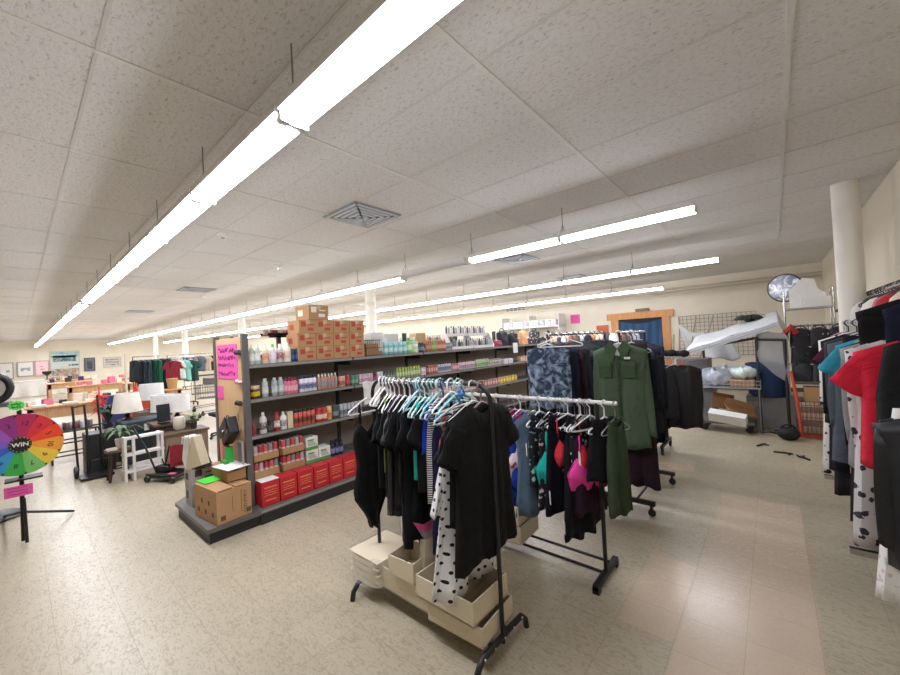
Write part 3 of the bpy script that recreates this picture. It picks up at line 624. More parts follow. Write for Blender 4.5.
# ------------------------------------------------------------------ garments
def garment(kind, W, L, seed, flare=1.0, bands=None, slv=None, dp=.028, fold=.012, neck=.05, top=-.10):
    """hangs from the rail at the local origin; shoulders run along x, the front faces -y"""
    q = random.Random(seed); mb = MB(); ph = q.uniform(0, 6); kf = q.uniform(5, 9); ph2 = q.uniform(0, 6)
    nw = .065; hw = W / 2
    sl = .065
    if kind in ('tee', 'long', 'jacket', 'dress', 'coat'):
        prof = [(0, hw), (.08, hw * .99), (.16, hw * .93), (.45, hw * .9), (1, hw * .96 * flare)]; z0 = top
    elif kind == 'tank': prof = [(0, hw * .62), (.22, hw * .78), (1, hw * .9 * flare)]; z0 = top
    elif kind == 'strap': prof = [(0, hw * .5), (.1, hw * .78), (.4, hw * .74), (1, hw * .95 * flare)]; z0 = top - .16; sl = 0
    elif kind == 'swim': prof = [(0, hw * .4), (.1, hw * .8), (.38, hw * .62), (.62, hw * .85), (.68, hw * .84), (.9, hw * .25), (1, hw * .14)]; z0 = top - .2; sl = 0
    elif kind in ('skirt', 'short'): prof = [(0, hw * .75), (.2, hw * .85), (1, hw * flare)]; z0 = top - .0; sl = 0
    elif kind == 'bra': prof = [(0, hw * .55), (.5, hw * .95), (1, hw * .85)]; z0 = top - .2; sl = 0; dp = max(dp, .045)
    elif kind == 'pants': prof = [(0, hw * .8), (.3, hw * .85), (1, hw * .8)]; z0 = top; sl = 0
    def wid(v):
        for (a, x), (b, y) in zip(prof, prof[1:]):
            if v <= b: return x + (y - x) * ((v - a) / (b - a))
        return prof[-1][1]
    nk = neck if kind in ('tee', 'long', 'jacket', 'dress', 'coat', 'tank') else (.07 if kind in ('strap', 'swim', 'bra') else 0)
    hem = q.uniform(-.015, .015)
    def f(u, v, side):
        s = u * 2 - 1; x = s * wid(v); ax = abs(x)
        zt = z0
        if kind in ('strap', 'swim', 'bra'): zt = z0 + .05 * abs(s) - (nk if side < 0 else .02) * (1 - abs(s))
        elif sl:
            zt = z0 - max(0, ax - nw) / max(.01, hw - nw) * sl
            if ax < nw: zt -= (nk if side < 0 else .012) * sqrt(max(0, 1 - (ax / nw) ** 2))
        zb = z0 - L + hem * s + .012 * sin(s * kf + ph2)
        if kind == 'pants': zb = z0 - L
        z = zt * (1 - v) + zb * v
        d = dp * (.45 + .75 * min(1, v * 2.2)) * sqrt(max(0, 1 - s ** 4))
        fo = fold * (.15 + v) * (sin(s * kf + ph + v * .8) + .5 * sin(s * kf * 2.1 + ph2))
        if kind == 'bra': d = dp * (abs(sin(pi * u * 2)) ** .7) * (sin(pi * min(.98, v + .1))) + .004
        if kind == 'pants' and v > .3:
            gap = .012 * (v - .3) * 4 * max(0, 1 - abs(s) * 6); d *= (1 - max(0, 1 - abs(s) * 5) * .9)
        return (x + .5 * fo * abs(s), side * d + fo, z)
    mf = None
    if bands: 
        def mf(i, j):
            for (ax, lo, hi, mi) in bands:
                if lo <= (i if ax == 'u' else j) < hi: return mi
            return 0
    mb.grid(lambda u, v: f(u, v, -1), 19, 14, mf=mf); mb.grid(lambda u, v: f(1 - u, v, 1), 19, 14, mf=(lambda i, j: mf(1 - i - .01, j)) if mf else None)
    if kind in ('tee', 'long', 'jacket', 'coat', 'dress') and slv != 0:
        ln = {'tee': .2, 'dress': .2}.get(kind, min(.62, L * .85)) if slv is None else slv
        for s in (-1, 1):
            bend = q.uniform(-.02, .1); fo_ = q.uniform(-.012, .012)
            th = .55 if ln < .3 else .12; d0 = Vector((s * sin(th), 0, -cos(th))); e0 = Vector((cos(th) * s, 0, sin(th)))
            p0 = Vector((s * (hw - .075), 0, z0 - sl - .03)); r0 = .067; r1 = .078 if ln < .3 else .044
            def sf(u, v):
                a = 2 * pi * u; r = r0 + (r1 - r0) * v; bx = (0 if ln < .3 else (bend - .12) * v * v * .5)
                p = p0 + d0 * (ln * v) + Vector((s * bx, 0, 0)); k = .2 if v < .05 else .3
                q_ = p + e0 * (r * cos(a)) + Vector((0, r * k * sin(a) + .006 * sin(v * 11 + ph + a * 2) + fo_ * sin(v * 4 + s), -.012 * v * sin(a * 2 + ph)))
                return (q_.x, q_.y, q_.z)
            mb.grid(sf, 14, 8, closed=True)
    if kind in ('strap', 'swim', 'bra'):
        tw = hw * prof[0][1] / hw
        for s in (-1, 1):
            for sd in (-1, 1):
                mb.tube([(s * tw * .96, sd * dp * .2, z0 + .045), (s * min(tw, .1), sd * .008, top - .06 - .02), (s * min(tw, .1) * .95, 0, top - .018)], .0045, 5)
    return mb
HG = {}
def hanger(loc, rz, col='e8e6e2', wd=.4, words='', drop=.1, group=None, metal=False, tag_it=True, hk=.026):
    key = (col, wd, metal, drop, hk)
    lb = words
    if key in HG: return dup(HG[key], loc, rz, lb, group)
    t = thing('clothes_hanger', lb, 'hanger', loc, rz, group)
    m = M(col, .3 if metal else .4, 1 if metal else 0); r = .0035 if metal else .006
    zc = -hk + .012 + r
    MB().tube(arc((0, 0, zc), hk, -pi * .15, pi, 12)[::1] + [(-hk * .8, 0, zc - hk * .6), (0, 0, zc - hk * 1.3), (0, 0, -drop + .005)], .003 if metal else .0045, 6).build('hook', m, t)
    hw = wd / 2
    pts = [(0, 0, -drop + .004), (-hw * .35, 0, -drop - .02), (-hw * .97, 0, -drop - .07), (-hw, 0, -drop - .085), (-hw * .9, 0, -drop - .092), (hw * .9, 0, -drop - .092), (hw, 0, -drop - .085), (hw * .97, 0, -drop - .07), (hw * .35, 0, -drop - .02)]
    MB().tube(pts, r, 6, closed=True).build('arms', m, t)
    HG[key] = t; return t
def rack(name, label, x0, x1, y, h, axis='x', base=.26, col=BLACK, rail=CHROME, wheels=False, arch=False, over=0, low=True, pr=.012, zoff=0):
    """garment rack with its rail along x (or along y) from x0 to x1"""
    t = thing(name, label, 'clothing rack', ((x0 + x1) / 2, y, 0) if axis == 'x' else (y, (x0 + x1) / 2, 0), 0 if axis == 'x' else pi/2)
    hl = abs(x1 - x0) / 2; wz = .075 if wheels else 0
    if arch:
        MB().tube([(-hl + .1, 0, h), (hl - .1, 0, h)], .009, 8).build('rail', rail, t)
        for s in (-1, 1): MB().tube([(s * hl, 0, .06)] + [(s * (hl - .1 + .1 * cos(a)), 0, h - .1 + .1 * sin(a) + .0) for a in [i * pi / 16 for i in range(9)]] + [(s * (hl - .17), 0, h)], pr, 10).build('post', col, t)
    else:
        MB().tube([(-hl - over, 0, h), (hl + over, 0, h)], .014, 10).build('rail', rail, t)
        for s in (-1, 1): MB().tube([(s * hl, 0, .06 + wz), (s * hl, 0, h)], pr, 10).build('post', col, t)
    for s in (-1, 1):
        if arch:
            f = MB().tube([(s * hl, -base, 0.0), (s * hl, -base + .01, .05), (s * hl, -base + .05, .09), (s * hl, -.08, .095), (s * hl, .08, .095), (s * hl, base - .05, .09), (s * hl, base - .01, .05), (s * hl, base, 0.0)], .016, 8).build('foot', col, t)
            b = MB()
            for i in range(5): b.sph((s * (hl + .014), -base * .75 + i * base * .37, .093), .006, 6)
            b.build('screw', WHITE, f)
        else:
            f = MB().cbox(s * hl, 0, .06 + wz - .02, .035, base * 2, .035).build('foot', col, t)
            if wheels:
                for q in (-1, 1):
                    c = MB(); c.lathe([(.03, -.012), (.034, 0), (.03, .012)], 14, (s * hl, q * (base - .03), .034), 0, Matrix.Rotation(pi/2, 4, 'Y')); c.box(s * hl - .018, q * (base - .03) - .01, .03, s * hl + .018, q * (base - .03) + .01, .12)
                    c.build('wheel', BLACK, t)
            else:
                for q in (-1, 1): MB().cbox(s * hl, q * (base - .02), .022, .04, .04, .044).build('foot_pad', BLACK, t)
    if low:
        for q in (-1, 1): MB().tube([(-hl, q * .07, .07 + wz * .6 + .01), (hl, q * .07, .07 + wz * .6 + .01)], .01, 8).build('cross_bar', col, t)
    return t
def hang(kind, W, L, mat, pos, rz, label, cat, seed, hcol='e8e6e2', hw=None, hword=None, group=None, scale=None, nohang=False, hmetal=False, hook=.026, name=None, **k):
    nm = name or {'tee': 't_shirt', 'long': 'sweatshirt', 'jacket': 'jacket', 'coat': 'coat', 'dress': 'dress', 'tank': 'tank_top', 'strap': 'camisole', 'swim': 'swimsuit', 'skirt': 'skirt', 'bra': 'bikini_top', 'pants': 'trousers', 'short': 'shorts'}[kind]
    mats = mat if isinstance(mat, (list, tuple)) else [mat]
    o = garment(kind, W, L, seed, **k).build(nm, mats, loc=pos, rz=rz, label=label, cat=cat, group=group)
    so = o.modifiers.new('thickness', 'SOLIDIFY'); so.thickness = .003; so.offset = 0
    if not nohang:
        hanger(pos, rz, hcol, hw or W * .94, hword or ('hanger holding the ' + label)[:95], .095, None, hmetal, hk=hook)
    return o
HX = pi / 2   # shoulders along y, front faces +x
# ------------------------------------------------------------------ front rack (black arched stand)
RY = 1.61; RH = 1.39
rack('garment_rack', 'black arched clothes rack nearest the camera holding black tops', -2.12, -1.13, RY, RH, arch=True, base=.235)
navy = cloth('141a34'); blk = cloth('020317'); blk2 = cloth('0d0e14'); char = cloth('2a2b32')
hang('tee', 0.52, 0.78, cloth('0a0a0c'), (-1.19, RY, RH), HX + 0, 'long black short-sleeved top at the front end of the nearest rack', 'top', 11, flare=1.1, hcol='8c7c74', hw=.36)
hang('tee', 0.48, 0.6, cloth('0e0e11'), (-1.25, RY, RH), HX + 0.05, 'second black top just behind the frontmost black top', 'top', 12, flare=1.02, hcol='d8dcd4')
hang('strap', 0.5, 0.8, M('e4e4e6', .9, kind='dots', col2='15151a', sc=23.), (-1.32, RY, RH), HX + 0.0, 'long white dress with black polka dots on the nearest rack', 'dress', 13, flare=1.25, fold=.03, hcol='c9d3cc', name='polka_dot_dress')
hang('tank', 0.42, 0.36, M('e4e4e6', .9, kind='dots', col2='15151a', sc=23.), (-1.37, RY, RH), HX + 0.1, 'shorter white polka dot ruffle layer beside the polka dot dress', 'top', 14, flare=1.3, fold=.03, nohang=True, top=-.3)
hang('swim', 0.34, 0.55, cloth('e8552e'), (-1.415, RY, RH), HX + 0.2, 'orange red swimsuit between the polka dots and navy one', 'swimsuit', 15, hcol='5c8ac0')
hang('strap', 0.36, 0.66, cloth('141c44'), (-1.46, RY, RH), HX + 0.2, 'navy blue swim dress behind the orange swimsuit', 'swimsuit', 16, hcol='2a3c7a')
hang('tank', 0.34, 0.55, M('e8e8e8', .9, kind='stripes', col2='141418', sc=26.), (-1.5, RY, RH), HX + 0.25, 'black and white zebra striped top on the nearest rack', 'top', 17, hcol='dfe3df')
hang('tank', 0.35, 0.3, cloth('1e40b8'), (-1.535, RY, RH), HX + 0.25, 'cobalt blue tank on the nearest rack beside the stripes', 'tank top', 18, hcol='9fd0c8')
hang('tee', 0.38, 0.5, cloth('0c0c10'), (-1.57, RY, RH), HX + 0.3, 'black rash top beside the striped top', 'top', 19, hcol='a8d4d0', slv=.16)
hang('tank', 0.36, 0.42, [cloth('2cc0b4'), cloth('e8d858'), cloth('d65a8a')], (-1.61, RY, RH), HX + 0.3, 'teal top with yellow and pink edge stripes', 'top', 20, bands=[('v', .88, 1.1, 1), ('u', .8, .88, 1), ('u', .88, 1.1, 2)], hcol='dfe8e4', fold=.006)
hang('swim', 0.36, 0.74, [cloth('0c0c10'), cloth('ee6aa8'), cloth('b8b0b8')], (-1.65, RY, RH), HX + 0.35, 'black swimsuit with pink trimmed leg openings', 'swimsuit', 21, bands=[('v', .6, .66, 1), ('v', .66, .78, 2), ('v', .92, 1.1, 1)], hcol='b8e0d8')
hang('tee', 0.38, 0.8, cloth('08080b'), (-1.69, RY, RH), HX + 0.35, 'long black tee hanging low in the middle of the nearest rack', 'top', 22, hcol='8fb8c0')
hang('coat', 0.38, 0.86, cloth('0b0b0e'), (-1.74, RY, RH), HX + 0.4, 'longest black garment in the middle of the nearest rack', 'coat', 23, slv=.5, hcol='cbd3d6')
hang('tee', 0.38, 0.62, cloth('101014'), (-1.79, RY, RH), HX + 0.4, 'charcoal black tee left of the longest black garment', 'top', 24, hcol='e9ecea')
hang('dress', 0.38, 0.7, M('121217', .5), (-1.84, RY, RH), HX + 0.45, 'shiny black dress with grey highlights on the nearest rack', 'dress', 25, hcol='d5c5d8', fold=.02)
hang('tee', 0.36, 0.6, cloth('0a0a0d'), (-1.885, RY, RH), HX + 0.45, 'black tee beneath the white plastic hangers', 'top', 26, hcol='f0ecf0')
hang('tank', 0.34, 0.45, cloth('86a43c'), (-1.925, RY, RH), HX + 0.5, 'lime green tank peeking from under the white hangers', 'tank top', 27, hcol='f3f0f0')
hang('tee', 0.36, 0.55, cloth('0d0d10'), (-1.96, RY, RH), HX + 0.5, 'black tee closest to the rear post of the nearest rack', 'top', 28, hcol='f3f1ef')
hang('swim', .33, .64, cloth('07070a'), (-2.09, 1.54, RH - .02), HX, 'black one-piece swimsuit hanging at the rear post', 'swimsuit', 29, hcol='e4e4e0', hw=.3)
for dy, l, w_ in ((.0, .22, 'short thin black tie string beside the one-piece swimsuit'), (.02, .3, 'long thin black tie string beside the one-piece swimsuit'), (-.24, .12, 'thin black tie loop left of the one-piece swimsuit')):
    MB().tube([(-2.06, 1.66 + dy, .84), (-2.05, 1.67 + dy, .7), (-2.055, 1.66 + dy, .82 - l)], .0035, 5).build('tie_string', blk, label=w_, cat='string')
for i, (x, c, nm, a) in enumerate(((-1.985, 'f4f2f0', 'white', .5), (-2.02, 'efe6ee', 'pale lilac', .5), (-1.66, 'bcdcf0', 'light blue', .3), (-1.40, 'f1f3f1', 'clean white', .15), (-1.345, '9cd8d2', 'aqua', .1), (-1.48, '98cfca', 'pale aqua', .2))):
    hanger((x, RY, RH + .008), HX + a, c, .38, nm + ' empty plastic hanger on the nearest rack' + ('', ' next to the white one', ' mid rail', ' before the front arch', ' near the front arch', ' behind the clean white one')[i], .06, hk=.038)
t = MB()
for i in range(6):
    a = i * pi / 3; t.tube([(0, 0, 0), (.0, .035 * cos(a), .03 * sin(a)), (0, .02 * cos(a + .6), .045 * sin(a + .6))], .007, 6)
t.sph((0, 0, 0), .016).build('blue_bow', M('4d8fd0', .5), loc=(-1.24, 1.5, RH - .04), label='blue knotted bow on a hanger near the front arch', cat='bow')
# storage boxes on and around the front rack
LINEN = M('d6cab0', .9, kind='plain', sc=90., bump=.15)
LIN2 = M('c9bda4', .95, sc=60.)
def bin_(label, loc, sx, sy, sz, rz=0, div=(), t=.008, tilt=(0, 0), name='fabric_box', par=None):
    b = thing(name, label, 'storage box', loc, rz); b.rotation_euler = (tilt[0], tilt[1], rz)
    MB().box(-sx/2, -sy/2, 0, sx/2, sy/2, t).build('bottom', LIN2, b)
    for s in (-1, 1):
        MB().box(s*sx/2 - (t if s > 0 else 0), -sy/2, 0, s*sx/2 + (0 if s > 0 else t), sy/2, sz).build('side', LINEN, b, bevel=.002)
        MB().box(-sx/2 + t, s*sy/2 - (t if s > 0 else 0), 0, sx/2 - t, s*sy/2 + (0 if s > 0 else t), sz).build('side', LINEN, b, bevel=.002)
    for dxx in div: MB().box(dxx, -sy/2 + t, t, dxx + .006, sy/2 - t, sz - .005).build('divider', LIN2, b)
    return b
bin_('low open fabric box beneath the small cube box', (-1.7, 1.6, .112), .44, .26, .13)
bin_('tilted flat fabric box at the right bottom of the stack', (-1.33, 1.6, .112), .36, .3, .1, .04)
bin_('largest open cream box with one divider on the rack base', (-1.37, 1.58, .222), .4, .31, .12, .0, div=(.03,), tilt=(.0, -.0))
bin_('small cube-shaped open cream box atop the low one', (-1.72, 1.54, .25), .2, .2, .12, .08)
for i in range(4):
    MB().box(-.12, -.006, 0, .12, .006, .2).build('folded_box', LINEN, loc=(-1.63 + .012 * i, 1.64, .252 + .003 * i), rot=(.0, .12, 1.45), bevel=.002, label='folded cream fabric box standing between the two open boxes', cat='storage box', group='folded boxes')
MB().box(0, 0, 0, .13, .05, .008).build('paper_slip', WHITE, loc=(-1.48, 1.5, .235), rz=.3, label='white slip of paper inside the largest cream box', cat='paper')
t = thing('fabric_pack', 'stack of folded cream fabric wrapped in clear plastic', 'fabric stack', (-2.07, 1.59, .115))
for i in range(4):
    def lay(u, v, i=i):
        a = 2 * pi * u; return (.16 * abs(cos(a)) ** .5 * (1 if cos(a) > 0 else -1) + .006 * sin(a * 5 + i), .17 * abs(sin(a)) ** .5 * (1 if sin(a) > 0 else -1), .04 * i + .036 * v)
    mm = MB().grid(lay, 24, 4, closed=True); mm.box(-.15, -.16, .04 * i + .03, .15, .16, .04 * i + .037); mm.build('folded_layer', LINEN, t)
pl = bpy.data.materials.new('clear_plastic'); pl.use_nodes = True; b_ = pl.node_tree.nodes['Principled BSDF']
b_.inputs['Base Color'].default_value = (.9, .92, .95, 1); b_.inputs['Roughness'].default_value = .12; b_.inputs['Alpha'].default_value = .22
def wrapf(u, v):
    a = 2 * pi * u; k = 1.06 + .03 * sin(a * 7 + v * 5)
    return (.165 * k * abs(cos(a)) ** .6 * (1 if cos(a) > 0 else -1), .175 * k * abs(sin(a)) ** .6 * (1 if sin(a) > 0 else -1), .0 + .175 * v + .008 * sin(a * 5))
MB().grid(wrapf, 40, 8, closed=True).build('plastic_wrap', pl, t)
MB().box(-.1, -.015, 0, .1, .015, .47).build('foam_board', M('e2dcce', .8), loc=(-2.38, 1.9, 0), rz=.5, bevel=.002, label='upright pale board on the floor behind the nearest rack', cat='board')
bin_('lower of two stacked cream boxes between the two racks', (-1.62, 2.5, .125), .32, .3, .13, .05)
bin_('upper open one of two stacked cream boxes between the racks', (-1.62, 2.5, .262), .32, .3, .14, .0, div=(-.05,))

# ------------------------------------------------------------------ second rack with the swimwear
R2Y = 2.53; R2H = 1.17
rack('garment_rack', 'black stand with white rail packed with swimwear behind the first', -2.05, -.915, R2Y, R2H, base=.2, rail=M('d9d8d6', .35), over=.13, pr=.014)
HK = dict(hook=.022)
items = [
 (-2.0, 'tank', .34, .5, blk, 'black tank at the far left of the white-railed rack'),
 (-1.93, 'strap', .34, .45, char, 'charcoal camisole left on the white-railed rack'),
 (-1.86, 'swim', .34, .6, navy, 'navy swimsuit left part of the white-railed rack'),
 (-1.79, 'strap', .34, .5, blk2, 'black camisole left of the magenta straps'),
 (-1.72, 'tank', .34, .5, M('3a3440', .9, kind='floral', col2='c89aa8', sc=22.), 'dusky floral tank on the white-railed rack'),
 (-1.60, 'tank', .34, .35, cloth('d02a6a'), 'magenta tank at the left end of the visible rail'),
 (-1.55, 'swim', .36, .66, cloth('16308e'), 'royal blue swimsuit hanging long on the white-railed rack'),
 (-1.50, 'swim', .36, .5, cloth('2040a8'), 'brighter blue swimsuit beside the royal blue one'),
 (-1.45, 'bra', .36, .30, M('e0c8cc', .9, kind='floral', col2='a04a68', sc=24.), 'white and pink floral bikini top near blue swimsuits'),
 (-1.39, 'dress', .36, .74, cloth('5d7488'), 'denim blue sleeveless dress hanging long on the swimwear rack'),
 (-1.34, 'tank', .34, .5, M('111116', .9, kind='floral', col2='8ab0b8', sc=24.), 'black and aqua floral tank beside the denim dress'),
 (-1.20, 'bra', .4, .30, cloth('22c0b0'), 'turquoise padded bikini cup hanging low'),
 (-1.26, 'strap', .33, .5, M('111116', .9, kind='floral', col2='c8a8b0', sc=26.), 'black camisole with tiny pale flowers'),
 (-1.12, 'bra', .32, .2, cloth('f0404e'), 'coral red bikini top near the middle of the rail'),
 (-1.18, 'skirt', .34, .66, blk, 'black skirted bottom below the coral bikini'),
 (-1.15, 'bra', .34, .22, M('201c22', .9, kind='floral', col2='b8707c', sc=28.), 'dark red flowered bikini top beside the coral one'),
 (-.965, 'bra', .42, .3, cloth('f04aa6'), 'hot pink bikini top with long straps'),
 (-1.07, 'strap', .34, .66, cloth('0d1022'), 'midnight navy swim dress right of the hot pink top'),
 (-1.04, 'skirt', .34, .76, cloth('0a0b10'), 'longest black skirt with white tag on the swimwear rack'),
 (-1.03, 'tank', .33, .5, M('121118', .9, kind='floral', col2='d0ccd4', sc=30.), 'black tank with white speckles right of the skirts'),
 (-.985, 'bra', .28, .14, cloth('d42c3c'), 'small bright red bikini top near the right post'),
 (-1.0, 'strap', .32, .48, cloth('2c1024'), 'dark plum camisole near the right rack post'),
 (-.87, 'skirt', .3, .4, cloth('0c0c12'), 'black shorts just beyond the right rack post'),
 (-.80, 'tank', .25, .6, cloth('3a4833'), 'crumpled olive green garment on the tip of the white rail')]
for i, (x, k, W, L, mt, lb) in enumerate(items):
    extra = {}
    if k == 'bra': extra['top'] = -.10 if L < .22 else (-.2 if L < .35 else -.36)
    hang(k, W, L if k != 'bra' else .18, mt, (x, R2Y, R2H), HX + (-.65 if k == 'bra' else -.3) + R.uniform(-.12, .12), lb, {'bra': 'bikini top', 'swim': 'swimsuit', 'tank': 'tank top', 'strap': 'camisole', 'skirt': 'skirt', 'dress': 'dress'}[k], 40 + i,
         hcol=('c8c8cc', 'e8e8ea', 'b0b0b6')[i % 3], hmetal=(i % 3 != 1), hw=.3, slv=0, hook=.022, flare=1.2 if k in ('skirt', 'dress') else 1.0, **extra)
for i, (x, z) in enumerate(((-1.13, .33), (-1.22, .5), (-1.0, .8), (-1.38, .8))):
    MB().box(-.002, -.02, 0, .002, .02, .08).build('price_tag', WHITE, loc=(x + .03, 2.33, z), rz=.6, label=('white price tag below the longest black skirt', 'small white tag beside the hot pink top', 'small white tag near the right post garments', 'small white tag above the turquoise cup')[i], cat='tag')

# ------------------------------------------------------------------ rolling racks behind: green shirt, tie-dye
H3 = 1.63
rack('rolling_rack', 'black rolling rack carrying the green shirt at its near end', 3.62, 4.5, -1.07, H3, axis='y', wheels=True, base=.22, low=True)
rack('rolling_rack', 'black rolling rack carrying the tie-dye sweatshirt at its near end', 3.5, 5.2, -1.72, H3 + .02, axis='y', wheels=True, base=.22)
GREEN = cloth('51624d')
o = hang('long', .47, .92, GREEN, (-1.06, 3.56, H3), 0, 'dark green long-sleeved button shirt facing out behind swimwear rack', 'shirt', 60, hcol='f0f0ee', hword='white hanger holding the dark green button shirt', name='shirt', fold=.014, dp=.05, flare=1.05, slv=.72, hw=.4)
MB().prism([(-.06, -.07), (-.115, -.13), (-.045, -.25), (.0, -.14)], .006, Matrix.Translation((0, -.055, 0)) @ Matrix.Rotation(pi/2, 4, 'X')).prism([(.06, -.07), (.115, -.13), (.05, -.25), (.0, -.14)], .006, Matrix.Translation((0, -.055, 0)) @ Matrix.Rotation(pi/2, 4, 'X')).build('collar', cloth('4c6046'), o)
MB().prism([(-.07, -.10), (0, -.23), (.07, -.10)], .004, Matrix.Translation((0, -.05, 0)) @ Matrix.Rotation(pi/2, 4, 'X')).build('collar_lining', M('b9b8bc', .7), o)
for sx in (-.11, .09):
    p = MB().box(sx - .055, -.072, -.40, sx + .055, -.066, -.26).build('pocket', cloth('42543c'), o)
    MB().box(sx - .058, -.077, -.295, sx + .058, -.07, -.25).build('flap', cloth('4a5e44'), p)
MB().box(-.006, -.075, -.95, .012, -.069, -.2).build('placket', cloth('3c4d37'), o)
b = MB()
for i in range(6): b.sph((.003, -.078, -.25 - i * .12), .006, 6)
b.build('button', M('2c3628', .4), o)
MB().box(.06, -.074, -.235, .11, -.069, -.215).build('chest_label', WHITE, o)
o = hang('long', .46, .62, M('2c3c54', .9, kind='tiedye', col2='a8bad2', sc=9.), (-1.69, 3.42, H3 + .02), 0, 'blue and white tie-dye sweatshirt facing out left of green shirt', 'sweatshirt', 61, hcol='ece9ee', name='sweatshirt', dp=.05, fold=.012, slv=.5, hword='white hanger holding the blue tie-dye sweatshirt')
cols = [('1b1c22', 'black'), ('232838', 'dark navy'), ('2c2d33', 'charcoal'), ('1e2530', 'ink blue'), ('38262c', 'dark maroon'), ('20302c', 'deep green'), ('191a1f', 'jet black'), ('30343c', 'slate')]
for i in range(4):
    c, n = cols[i % 8]; y = 3.76 + i * .17
    hang('jacket' if i % 2 else 'long', .5, R.uniform(.85, 1.05), cloth(c), (-1.09, y, H3), R.uniform(-.08, .08), '%s %s hanging %s behind the green shirt' % (n, 'jacket' if i % 2 else 'sweater', ('first', 'second', 'third', 'fourth', 'fifth', 'sixth', 'seventh', 'eighth', 'ninth', 'tenth')[i]), 'jacket' if i % 2 else 'sweater', 70 + i, slv=.6, hcol='3a3a40', dp=.04)
for i in range(10):
    c, n = cols[(i * 3 + 1) % 8]; y = 3.62 + i * .17
    hang('long' if i % 2 else 'jacket', .5, R.uniform(.7, .95), cloth(c), (-1.72, y, H3 + .02), R.uniform(-.08, .08), '%s %s hanging %s behind the tie-dye sweatshirt' % (n, 'sweater' if i % 2 else 'jacket', ('first', 'second', 'third', 'fourth', 'fifth', 'sixth', 'seventh', 'eighth', 'ninth', 'tenth')[i]), 'sweater' if i % 2 else 'jacket', 90 + i, slv=.55, hcol='3a3a40', dp=.04)
hang('skirt', .34, 1.28, cloth('24121e'), (-.98, 3.66, H3), 0, 'long dark plum skirt showing below the green shirt', 'skirt', 110, hcol='c8c8c8', nohang=False, flare=1.0)
hanger((-1.55, 3.4, H3 + .05), .35, 'f2f0f0', .42, 'white empty hanger sticking up above the tie-dye sweatshirt', .06)

# ------------------------------------------------------------------ farther rolling rack with black puffer
R4 = 5.75
rack('rolling_rack', 'grey-railed rolling rack with black puffer jacket near the tarp', -1.85, -1.17, R4, 1.27, wheels=True, base=.28, rail=M('b4b6ba', .4, .5), pr=.016, over=.28)
hang('jacket', .44, .82, M('0d0d10', .6), (-.93, R4, 1.27), .35, 'black puffer jacket hung facing out on the grey-railed rack', 'jacket', 120, slv=.6, hcol='d84a50', dp=.07, fold=.02, hword='red hanger holding the black puffer jacket')
hang('jacket', .42, .7, M('15161a', .6), (-1.03, R4, 1.27), .9, 'quilted black jacket sideways beside the puffer jacket', 'jacket', 121, slv=.6, dp=.08, fold=.02, hcol='d0d0d0')
hang('coat', .42, .85, cloth('4a2c22'), (-1.12, R4, 1.27), 1.2, 'brown coat between the navy and black jackets', 'coat', 122, slv=.6, hcol='d0d0d0')
for i, x in enumerate((-1.24, -1.33, -1.42, -1.5)):
    hang('coat', .48, (1.05, .98, 1.1, 1.0)[i], cloth(('10142a', '15171e', '0e1426', '22252e')[i]), (x, R4, 1.27), 1.35, ('navy', 'charcoal', 'dark navy', 'slate grey')[i] + ' long coat on the grey-railed rack left of brown', 'coat', 130 + i, slv=.6, hcol='d0d0d0')
m = MB()
for i in range(5): m.sph((-1.08 + .07 * i - .1, 5.75 + .03 * (i % 2), 1.31 + .008 * (i % 3)), .065, 10, 0, (1, .8, .75))
m.build('hat_pile', M('16171b', .8), label='black folded hat lying on top of the grey rail', cat='hat')

